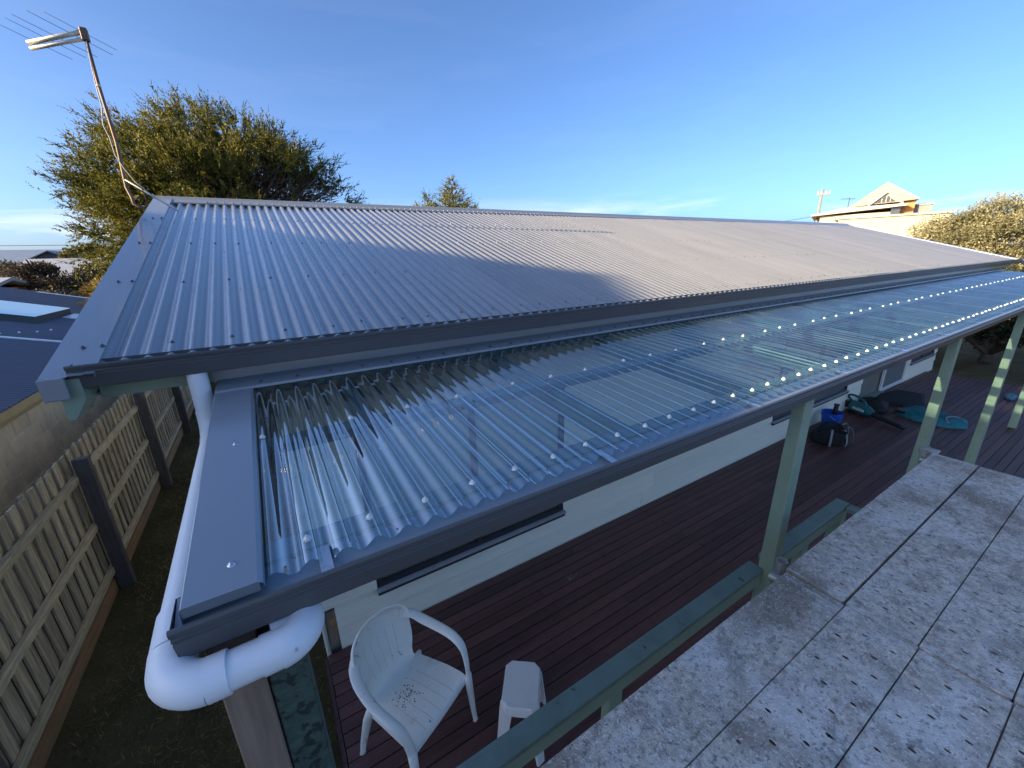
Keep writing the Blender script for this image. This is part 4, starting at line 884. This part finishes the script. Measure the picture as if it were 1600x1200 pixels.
# ------------------------------------------------------------------ trees and shrubs
def trunk_limbs(b, base, top, r, limbs, rng):
    base = Vector(base); top = Vector(top); b.tube([base, base.lerp(top,0.35)+Vector((0.1,0,0)), base.lerp(top,0.7), top], [r, r*0.8, r*0.55, r*0.25], 10)
    for p0, p1, r_ in limbs:
        p0 = Vector(p0); p1 = Vector(p1); mid = p0.lerp(p1,0.5)+Vector((0,0,0.12*(p1-p0).length)); b.tube([p0, mid, p1], [r_, r_*0.7, r_*0.2], 7)
def cypress():
    rng = np.random.default_rng(42); cx, cy = -0.45, 17.5
    t = thing('cypress_tree', 'large windswept cypress tree with dense green-gold foliage behind the roof', 'tree', (cx, cy, G))
    # clump centres on a lumpy dome
    N_ = 250; u = unit(rng.normal(size=(N_*3,3))); u = u[(u[:,1] < 0.45)][:N_]
    rad = rng.uniform(0.70,1.0,len(u))
    R_ = np.array([3.60,3.1,3.20]); C0 = np.array([cx+0.05,cy,1.45])
    P = C0+u*R_*rad[:,None]
    P[:,0] -= np.clip(1.5-P[:,2],0,4)*0.10                         # skirts lean out to the windward side
    # bare brown area low on the lee side
    bare = (P[:,0] > 0.3) & (P[:,0] < 3.4) & (P[:,2] < 2.75+0.15*np.sin(P[:,0]*4)) & (P[:,1] < cy+0.5)
    keep = ~bare | (rng.random(len(P)) < 0.06); P = P[keep]; u2 = u[keep]
    extra = np.array([[-3.8,17,2.5],[-3.8,17.2,1.0],[-3.9,17,0.2],[-3.5,16.8,3.1],[-2.9,17,3.7],[3.2,17.6,2.6],[2.8,17.4,3.4],[-3.9,17,-0.5],[-3.7,16.6,-1.0],[-0.6,17.2,4.5],[0.3,17.2,4.4],[-1.6,17.2,4.2],[3.7,17.8,2.1],[4.1,18,1.7],[4.6,18.2,1.4]])
    P = np.concatenate([P, extra]); u2 = np.concatenate([u2, unit(extra-C0)])
    O = unit(u2*np.array([1.15,1.0,0.70])+np.array([-0.12,0,0.40]))
    # each clump: a few branchlets that carry flat feathery sprays
    nb_, per = 21, 6
    bd_ = unit(np.repeat(O,nb_,0)+rng.normal(size=(len(P)*nb_,3))*0.55); bo_ = np.repeat(P,nb_,0)-bd_*0.34+rng.normal(size=(len(P)*nb_,3))*np.array([0.22,0.22,0.13])
    bl_ = rng.uniform(0.4,0.85,len(bo_))
    tt = rng.random((len(bo_),per)); st_ = (bo_[:,None,:]+bd_[:,None,:]*(tt*bl_[:,None])[:,:,None]).reshape(-1,3)
    sd_ = unit(np.repeat(bd_,per,0)*1.0+rng.normal(size=(len(st_),3))*0.36+np.array([0,0,0.08]))
    V, Q = plumes(st_, sd_, 13, 0.27, 0.075, 0.034, rng)
    fast_mesh('crown', V, Q, 'cleaf', t)
    n = 9000; w = unit(rng.normal(size=(n,3))); Pc = C0+w*R_*(rng.random((n,1))**0.4)*0.80; Pc = Pc[~((Pc[:,0] > 0.2) & (Pc[:,2] < 2.9) & (Pc[:,1] < cy))]
    V, Q = leaf_quads(Pc, unit(rng.normal(size=Pc.shape)+np.array([0,0,0.6])), 0.30, 0.13, rng); fast_mesh('inner_foliage', V, Q, 'cleaf', t)
    # dead inner twigs
    n = 15000; w = unit(rng.normal(size=(n,3))); P2 = C0+np.array([0.6,0,-0.2])+w*np.array([3.0,2.5,2.7])*(rng.random((n,1))**0.35)*0.95
    P2 = P2[P2[:,2] > -1.5]; D2 = unit(unit(P2-C0)+rng.normal(size=P2.shape)*0.6+np.array([0,0,0.3]))
    V, Q = leaf_quads(P2, D2, rng.uniform(0.2,0.6,len(P2)), 0.034, rng); fast_mesh('dead_twigs', V, Q, 'ctwig', t)
    b = MB(); limbs = []
    for k in range(16):
        a = rng.uniform(0,6.28); h = rng.uniform(-1.6,1.6); limbs.append(((cx,cy,h),(cx+math.cos(a)*rng.uniform(1.8,3.2),cy+math.sin(a)*rng.uniform(1.5,2.6),h+rng.uniform(0.9,2.4)),rng.uniform(0.05,0.10)))
    limbs += [((0.2,16.6,0.6),(1.3,15.6,3.0),0.05),((0.6,16.4,0.4),(2.4,15.8,2.8),0.05),((0,16.6,0.8),(0.4,15.4,3.2),0.045)]
    trunk_limbs(b, (cx,cy,G), (cx+0.2,cy,3.4), 0.38, limbs, rng); b.build('trunk', 'bark', t, smooth=True)
cypress()
def conifer(x, y, ztop, width, label, seed, group=None):
    rng = np.random.default_rng(seed); t = thing('conifer_tree', label, 'tree', (x,y,G), group=group); H = ztop-G
    parts = []; tiers = 22
    for i in range(tiers):
        z = ztop-0.05-i*0.21; r = min(width*0.5, 0.10+(ztop-z)*0.92)
        nb_ = int(6+i*1.6)
        for k in range(nb_):
            a = rng.uniform(0,6.28); L_ = r*rng.uniform(0.65,1.15); d = np.array([math.cos(a),math.sin(a),rng.uniform(0.15,0.55)]); d /= np.linalg.norm(d)
            m_ = max(3,int(L_*9)); ts = rng.random(m_); st_ = np.array([x,y,z-0.25*r])+d*(ts*L_)[:,None]
            dd = unit(d+rng.normal(size=(m_,3))*0.45+np.array([0,0,0.2])); parts.append(plumes(st_, dd, 9, 0.42, 0.14, 0.06, rng))
    V, Q = merge(parts); fast_mesh('crown', V, Q, 'pleaf', t)
    b = MB(); b.tube([(x,y,G),(x,y,ztop-0.3)], [0.22,0.03], 8); b.build('trunk', 'bark', t, smooth=True)
conifer(11.4, 25.5, 4.72, 5.0, 'pointed yellow-green conifer top poking above the roof ridge', 5)
conifer(9.35, 24.5, 3.55, 2.2, 'tiny dark conifer tip left of the pointed conifer above the ridge', 6)
def bush(name, label, cat, c, R_, n, leaf, mm, seed, group=None, lumps=26, up=0.35, wid=0.5, trunk=True):
    rng = np.random.default_rng(seed); c = np.array(c, float); R_ = np.array(R_, float)
    t = thing(name, label, cat, (c[0], c[1], G), group=group)
    lc = unit(rng.normal(size=(lumps,3))); lc = c+lc*R_*rng.uniform(0.55,0.80,(lumps,1)); lr = rng.uniform(0.28,0.5,lumps)
    k = rng.integers(0, lumps, n); d = unit(rng.normal(size=(n,3))); d[:,2] = np.abs(d[:,2])*0.9-0.25*rng.random(n)
    P = lc[k]+d*R_*lr[k][:,None]*rng.uniform(0.7,1.05,(n,1))
    P = P[P[:,2] > G+0.05]; m_ = len(P)
    D = unit(unit(P-c)*0.8+rng.normal(size=(m_,3))*0.7+np.array([0,0,up]))
    V, Q = leaf_quads(P, D, leaf*rng.uniform(0.6,1.3,m_), leaf*wid, rng); fast_mesh('crown', V, Q, mm, t)
    b = MB(); limbs = [((c[0],c[1],G+0.3),tuple(lc[q]),0.03*max(R_)) for q in range(0,lumps,3)]
    trunk_limbs(b, (c[0],c[1],G), (c[0],c[1],c[2]), 0.05*max(R_), limbs, rng); b.build('stem', 'bark', t, smooth=True)
    return t
bush('coastal_bush', 'big rounded olive-yellow coastal bush beyond the far end of the roof', 'bush', (29.6,4.9,-0.5), (3.2,3.0,2.55), 70000, 0.115, 'bleaf', 31, lumps=60)
bush('garden_shrub', 'rounded brown-green shrub behind the charcoal roof, largest of the shrubs there', 'shrub', (-8.0,28.2,-0.95), (2.0,1.6,1.45), 9000, 0.16, 'sleaf2', 32)
bush('garden_shrub', 'dull green shrub left of the rounded brown-green shrub, behind the lean-to', 'shrub', (-11.6,31.0,-0.75), (1.9,1.6,1.25), 7000, 0.17, 'sleaf', 33)
bush('garden_shrub', 'brownish shrub between the big cypress and the pale grey roof', 'shrub', (-6.6,29.5,-0.9), (1.15,1.2,1.05), 5000, 0.16, 'sleaf2', 34)
bush('garden_shrub', 'low yellow-green hedge shrub just behind the pale grey roof', 'shrub', (-12.0,53,-0.15), (4.6,1.5,1.0), 6000, 0.32, 'yleaf', 35)
bush('garden_shrub', 'yellow-tipped shrub in front of the blue-grey roof', 'shrub', (-20.0,56,-0.5), (3.6,1.8,1.2), 6000, 0.34, 'yleaf', 36)
bush('garden_shrub', 'feathery green shrub under the skirts of the big cypress', 'shrub', (-13.9,60,0.2), (2.6,2.0,2.4), 5500, 0.36, 'yleaf', 37)
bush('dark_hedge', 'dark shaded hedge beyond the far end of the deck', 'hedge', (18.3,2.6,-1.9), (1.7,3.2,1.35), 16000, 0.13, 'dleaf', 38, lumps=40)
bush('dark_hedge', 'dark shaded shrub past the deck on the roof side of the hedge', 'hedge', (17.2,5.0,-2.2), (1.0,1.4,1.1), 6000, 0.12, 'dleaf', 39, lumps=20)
# dead orange fronds
rng = np.random.default_rng(50); dt = thing('dead_palm_fronds', 'dead orange-brown fronds fanning up beside the rounded shrub', 'plant', (-5.15,22.6,G))
n = 900; a = rng.normal(0.15,0.42,n); base = np.array([-5.15,22.6,-1.35]); tt = rng.random(n)
d = np.stack([-np.sin(a)-0.1, rng.normal(0,0.2,n), np.cos(a)],1); d = unit(d)
V, Q = leaf_quads(base+d*(tt*0.75)[:,None]+np.array([0,0,0.0]), unit(d+rng.normal(size=(n,3))*0.25), 0.34, 0.035, rng); fast_mesh('fronds', V, Q, 'oleaf', dt)
MB().tube([(-5.15,22.6,G),(-5.15,22.6,-1.25)], [0.10,0.07], 8).build('stem', 'bark', dt, smooth=True)

# ------------------------------------------------------------------ background houses to the left
def simple_house(name, label, x0, x1, y0, y1, zw, zr, axis, roofm, wallm, gablem=None, over=0.35):
    t = thing(name, label, 'house', ((x0+x1)/2,(y0+y1)/2,G))
    w = MB(); w.box(x0,x1,y0,y1,G,zw); w.build('wall', wallm, t)
    r = MB(); th = 0.12
    if axis == 'x':
        ym = (y0+y1)/2; pr = [(y0-over,zw-0.05),(ym,zr),(y1+over,zw-0.05),(y1+over,zw-0.05+th),(ym,zr+th),(y0-over,zw-0.05+th)]
        r.extr(pr, x0-over, x1+over, closed=True, caps=True)
    else:
        xm = (x0+x1)/2; pr = [(x0-over,zw-0.05),(xm,zr),(x1+over,zw-0.05),(x1+over,zw-0.05+th),(xm,zr+th),(x0-over,zw-0.05+th)]
        r.extr(pr, y0-over, y1+over, 'y', closed=True, caps=True)
        g_ = MB(); g_.add([(x0,y0-0.02,zw),(x1,y0-0.02,zw),(xm,y0-0.02,zr)], [(0,1,2)]); g_.add([(x0,y0+0.08,zw),(x1,y0+0.08,zw),(xm,y0+0.08,zr)], [(2,1,0)]); g_.build('gable', gablem or wallm, t)
    r.build('roof', roofm, t)
    return t
h1 = simple_house('distant_house', 'distant house with a pale grey sloping metal roof behind the shrubs', -14.2, -4.0, 43, 49, -0.50, 0.72, 'x', 'pale_roof', 'brick')
MB().box(-14.6,-3.6,42.50,42.64,-0.66,-0.55).build('gutter', 'flash', h1)
MB().tube([(-10.6,43.6,-0.3),(-10.6,43.6,0.25)], 0.06, 8).build('vent_pipe', 'flash', h1)
for xx in (-12.5,-9.5,-6.5):
    w_ = MB().box(xx,xx+1.4,42.93,43.0,-2.5,-1.3).build('window', 'creamtrim', h1); MB().box(xx+0.08,xx+1.32,42.915,42.93,-2.42,-1.38).build('pane', 'dkglass', w_)
h2 = simple_house('distant_house', 'far house with a blue-grey roof and a small dark gable', -30, -17, 72, 80, 0.9, 2.35, 'x', 'blue_roof', 'brick')
g2 = MB(); g2.extr([(-22.4,0.85),(-20.2,2.05),(-18.0,0.85)], 70.6, 74.5, 'y', closed=True, caps=True); g2.build('gable', 'dkgable', h2)
r2 = MB(); r2.extr([(-22.9,0.72),(-20.2,2.10),(-17.5,0.72),(-17.5,0.82),(-20.2,2.2),(-22.9,0.82)], 70.2, 75, 'y', closed=True, caps=True); r2.build('gable_roof', 'blue_roof', h2)
h3 = simple_house('lean_to_shed', 'cream lean-to shed with a pale skillion roof beyond the charcoal roof', -15.0, -9.0, 23.9, 27.5, -0.66, -0.36, 'x', 'pale_roof', 'tanfascia', over=0.30)
MB().tube([(-9.6,23.55,-0.66),(-9.5,23.75,-0.9),(-9.4,23.8,-3.3)], 0.09, 10).build('downpipe', 'creamtrim', h3, smooth=True)
bf_ = thing('rear_fence', 'dark timber boundary fence behind the charcoal roof', 'fence', (-6.5, 26.2, G))
for k in range(40): MB().box(-9.0+k*0.19,-8.82+k*0.19,26.2+0.012*(k%2),26.225+0.012*(k%2),G,-1.15).build('paling', 'fpost', bf_)
# far treeline and hills
rng = np.random.default_rng(61); n = 26000
xs = rng.uniform(-190,60,n); ys = 190+rng.uniform(-8,8,n)
hgt = (5.2+1.6*np.sin(xs*0.11)+1.1*np.sin(xs*0.31+1)+0.7*np.sin(xs*0.83+2))*np.sqrt(rng.random(n)); P = np.stack([xs,ys,G+hgt],1)
V, Q = leaf_quads(P, unit(rng.normal(size=(n,3))+np.array([0,0,0.6])), 1.3, 0.75, rng); o = fast_mesh('far_treeline', V, Q, 'fleaf'); tag(o, 'hazy far-off line of coastal scrub along the left horizon', 'treeline', kind='stuff')
hl = MB(); prev = None
for k in range(61):
    x = -1400+k*45; z = G+10+9*math.sin(k*0.35)+5*math.sin(k*0.9+1); hl.v += [(x,1000,G-1),(x,1010,z),(x,1400,G-1)]
for k in range(60): a = k*3; hl.f += [(a,a+3,a+4,a+1),(a+1,a+4,a+5,a+2)]
tag(hl.build('hills', 'fleaf', smooth=True), kind='structure')

# ------------------------------------------------------------------ cream house to the right
ch = thing('cream_house', 'cream two-storey house with a steep gabled dormer beyond the roof ridge', 'house', (39, 13, G))
# local frame: u runs to the picture right, v away from the eye
U_ = Vector((0.36,-0.93,0)).normalized(); V_ = Vector((0.93,0.36,0)).normalized(); O_ = Vector((37.7,14.9,0))
def hp_(u, v, z): p = O_+U_*u+V_*v; return (p.x, p.y, z)
def hbox(u0,u1,v0,v1,z0,z1,nm,mm,par=None):
    b = MB(); b.add([hp_(u,v,z) for z in (z0,z1) for u,v in ((u0,v0),(u1,v0),(u1,v1),(u0,v1))], [(0,3,2,1),(4,5,6,7),(0,1,5,4),(1,2,6,5),(2,3,7,6),(3,0,4,7)]); return b.build(nm, mm, par or ch)
hbox(-0.9,3.0,-1.5,6,G,2.25,'wall','cream')
b = MB(); pr = [(-1.45,2.26),(3.65,2.56),(3.65,2.70),(0.3,2.66),(-1.45,2.36)]; b.add([hp_(u,-2.0,z) for u,z in pr]+[hp_(u,6.3,z) for u,z in pr], [(0,1,2,3,4),(9,8,7,6,5)]+[(k,(k+1)%5,5+(k+1)%5,5+k) for k in range(5)]); b.build('lower_roof', 'creamtrim', ch)
b = MB(); bs4 = [hp_(0.75,-1.3,2.74), hp_(4.25,-1.3,2.95), hp_(4.25,2.4,2.95), hp_(0.75,2.4,2.74)]; ap = hp_(2.55,0.4,4.30)
b.add(bs4+[ap], [(0,1,4),(1,2,4),(2,3,4),(3,0,4),(3,2,1,0)]); b.build('upper_roof', 'creamroof', ch)
for a_, c_ in ((0,4),(1,4)): MB().tube([bs4[a_], ap], 0.05, 6).build('hip_cap', 'creamtrim', ch)
b = MB(); b.add([hp_(1.80,-1.55,2.80),hp_(3.30,-1.55,2.86),hp_(2.55,-1.55,3.48),hp_(1.80,0.2,2.80),hp_(3.30,0.2,2.86),hp_(2.55,0.2,3.48)], [(0,1,2),(5,4,3),(0,3,4,1)]); dmo = b.build('dormer', 'cream', ch)
b = MB(); b.add([hp_(2.02,-1.58,2.84),hp_(3.08,-1.58,2.89),hp_(2.55,-1.58,3.32)], [(0,1,2)]); b.build('pane', 'dkglass', dmo)
for u0 in (2.33,2.55,2.77): hbox(u0-0.02,u0+0.02,-1.61,-1.585,2.86,2.88+0.40*(1-abs(u0-2.55)/0.53),'glazing_bar','creamtrim',dmo)
for s_ in (-1,1):
    b = MB(); e_ = (2.55+s_*0.92, 2.78), (2.55+s_*0.84,2.70); b.add([hp_(2.55,-1.75,3.60),hp_(2.55,-1.75,3.48),hp_(e_[1][0],-1.75,e_[1][1]),hp_(e_[0][0],-1.75,e_[0][1]),hp_(2.55,0.3,3.60),hp_(2.55,0.3,3.48),hp_(e_[1][0],0.3,e_[1][1]),hp_(e_[0][0],0.3,e_[0][1])],
        [(0,1,2,3),(7,6,5,4),(0,4,5,1),(1,5,6,2),(2,6,7,3),(3,7,4,0)]); b.build('dormer_roof', 'creamtrim', ch)
hbox(3.40,4.12,-0.9,2.2,1.2,2.92,'bay','orange'); hbox(2.92,3.39,-1.55,-1.45,1.98,2.50,'window','dkglass'); hbox(3.01,3.4,-1.44,2,1.2,2.6,'side_wall','greyclad'); hbox(4.13,5.05,-0.3,3.5,1.2,2.62,'grey_wing','greyclad')
hbox(4.13,5.12,-0.4,3.6,2.622,2.70,'wing_roof','creamtrim')
hbox(0.2,5.6,-3.4,-1.60,G,1.86,'front_wall','cream'); hbox(0.0,5.8,-3.55,-1.58,1.861,1.97,'front_cap','creamtrim')
b = MB(); q0 = Vector(hp_(0.6,0.5,2.6)); b.tube([q0,q0+Vector((0,0,0.95))], 0.025, 6); b.tube([q0+Vector((-0.55,0.3,0.85)),q0+Vector((0.4,-0.2,0.85))], 0.015, 6)
for k in range(5): pq = q0+Vector((-0.5+k*0.2,0.27-0.11*k,0.85)); b.tube([pq+Vector((-0.1,-0.16,0)),pq+Vector((0.1,0.16,0))], 0.01, 5)
b.build('roof_antenna', 'wire', ch)
# power pole and wires
PX, PY = 37.3, 15.95
pp = thing('power_pole', 'grey timber power pole with a crossarm left of the cream house', 'power pole', (PX,PY,G))
MB().tube([(PX,PY,G),(PX+0.02,PY,4.28)], [0.11,0.075], 12).build('pole', 'polew', pp, smooth=True)
b = MB(); b.box(-0.42,0.42,-0.04,0.04,-0.05,0.05,0.01); arm = b.build('crossarm', 'polew', pp, local=True); arm.location = (0,-0.13,3.88-G); arm.rotation_euler = (0,0,math.radians(-68))
for s in (-0.36,-0.15,0.15,0.36):
    c_, s_ = math.cos(math.radians(-68)), math.sin(math.radians(-68)); MB().lathe([(0.0,0.16),(0.03,0.15),(0.035,0.10),(0.05,0.06),(0.03,0.0)], (PX+s*c_,PY-0.13+s*s_,3.94), 8).build('insulator', 'white', pp, smooth=True)
def wire(p0, p1, sag, label, r=0.02):
    p0 = Vector(p0); p1 = Vector(p1); pts = [p0.lerp(p1,t)-Vector((0,0,sag*4*t*(1-t))) for t in np.linspace(0,1,17)]
    o = MB().tube(pts, r, 5).build('overhead_wire', 'wire', None, smooth=True, origin=p0); tag(o, label, 'wire')
wire((PX,PY-0.15,2.42),(PX-13,PY+13,1.6),0.5,'thin overhead wire running down from the power pole towards the ridge',0.018)
wire((PX,PY-0.15,2.62),O_+U_*0.6+V_*(-1.2)+Vector((0,0,2.3)),0.06,'short overhead wire between the power pole and the cream house',0.018)
wire((-60,75,3.9),(-9,70,2.9),0.5,'overhead wire crossing the pale sky at the left horizon',0.03)

# ------------------------------------------------------------------ lift so that the ground lies at z = 0
for o in list(COL.objects):
    if o.parent is None: o.location.z += ZOFF
bpy.context.view_layer.update()
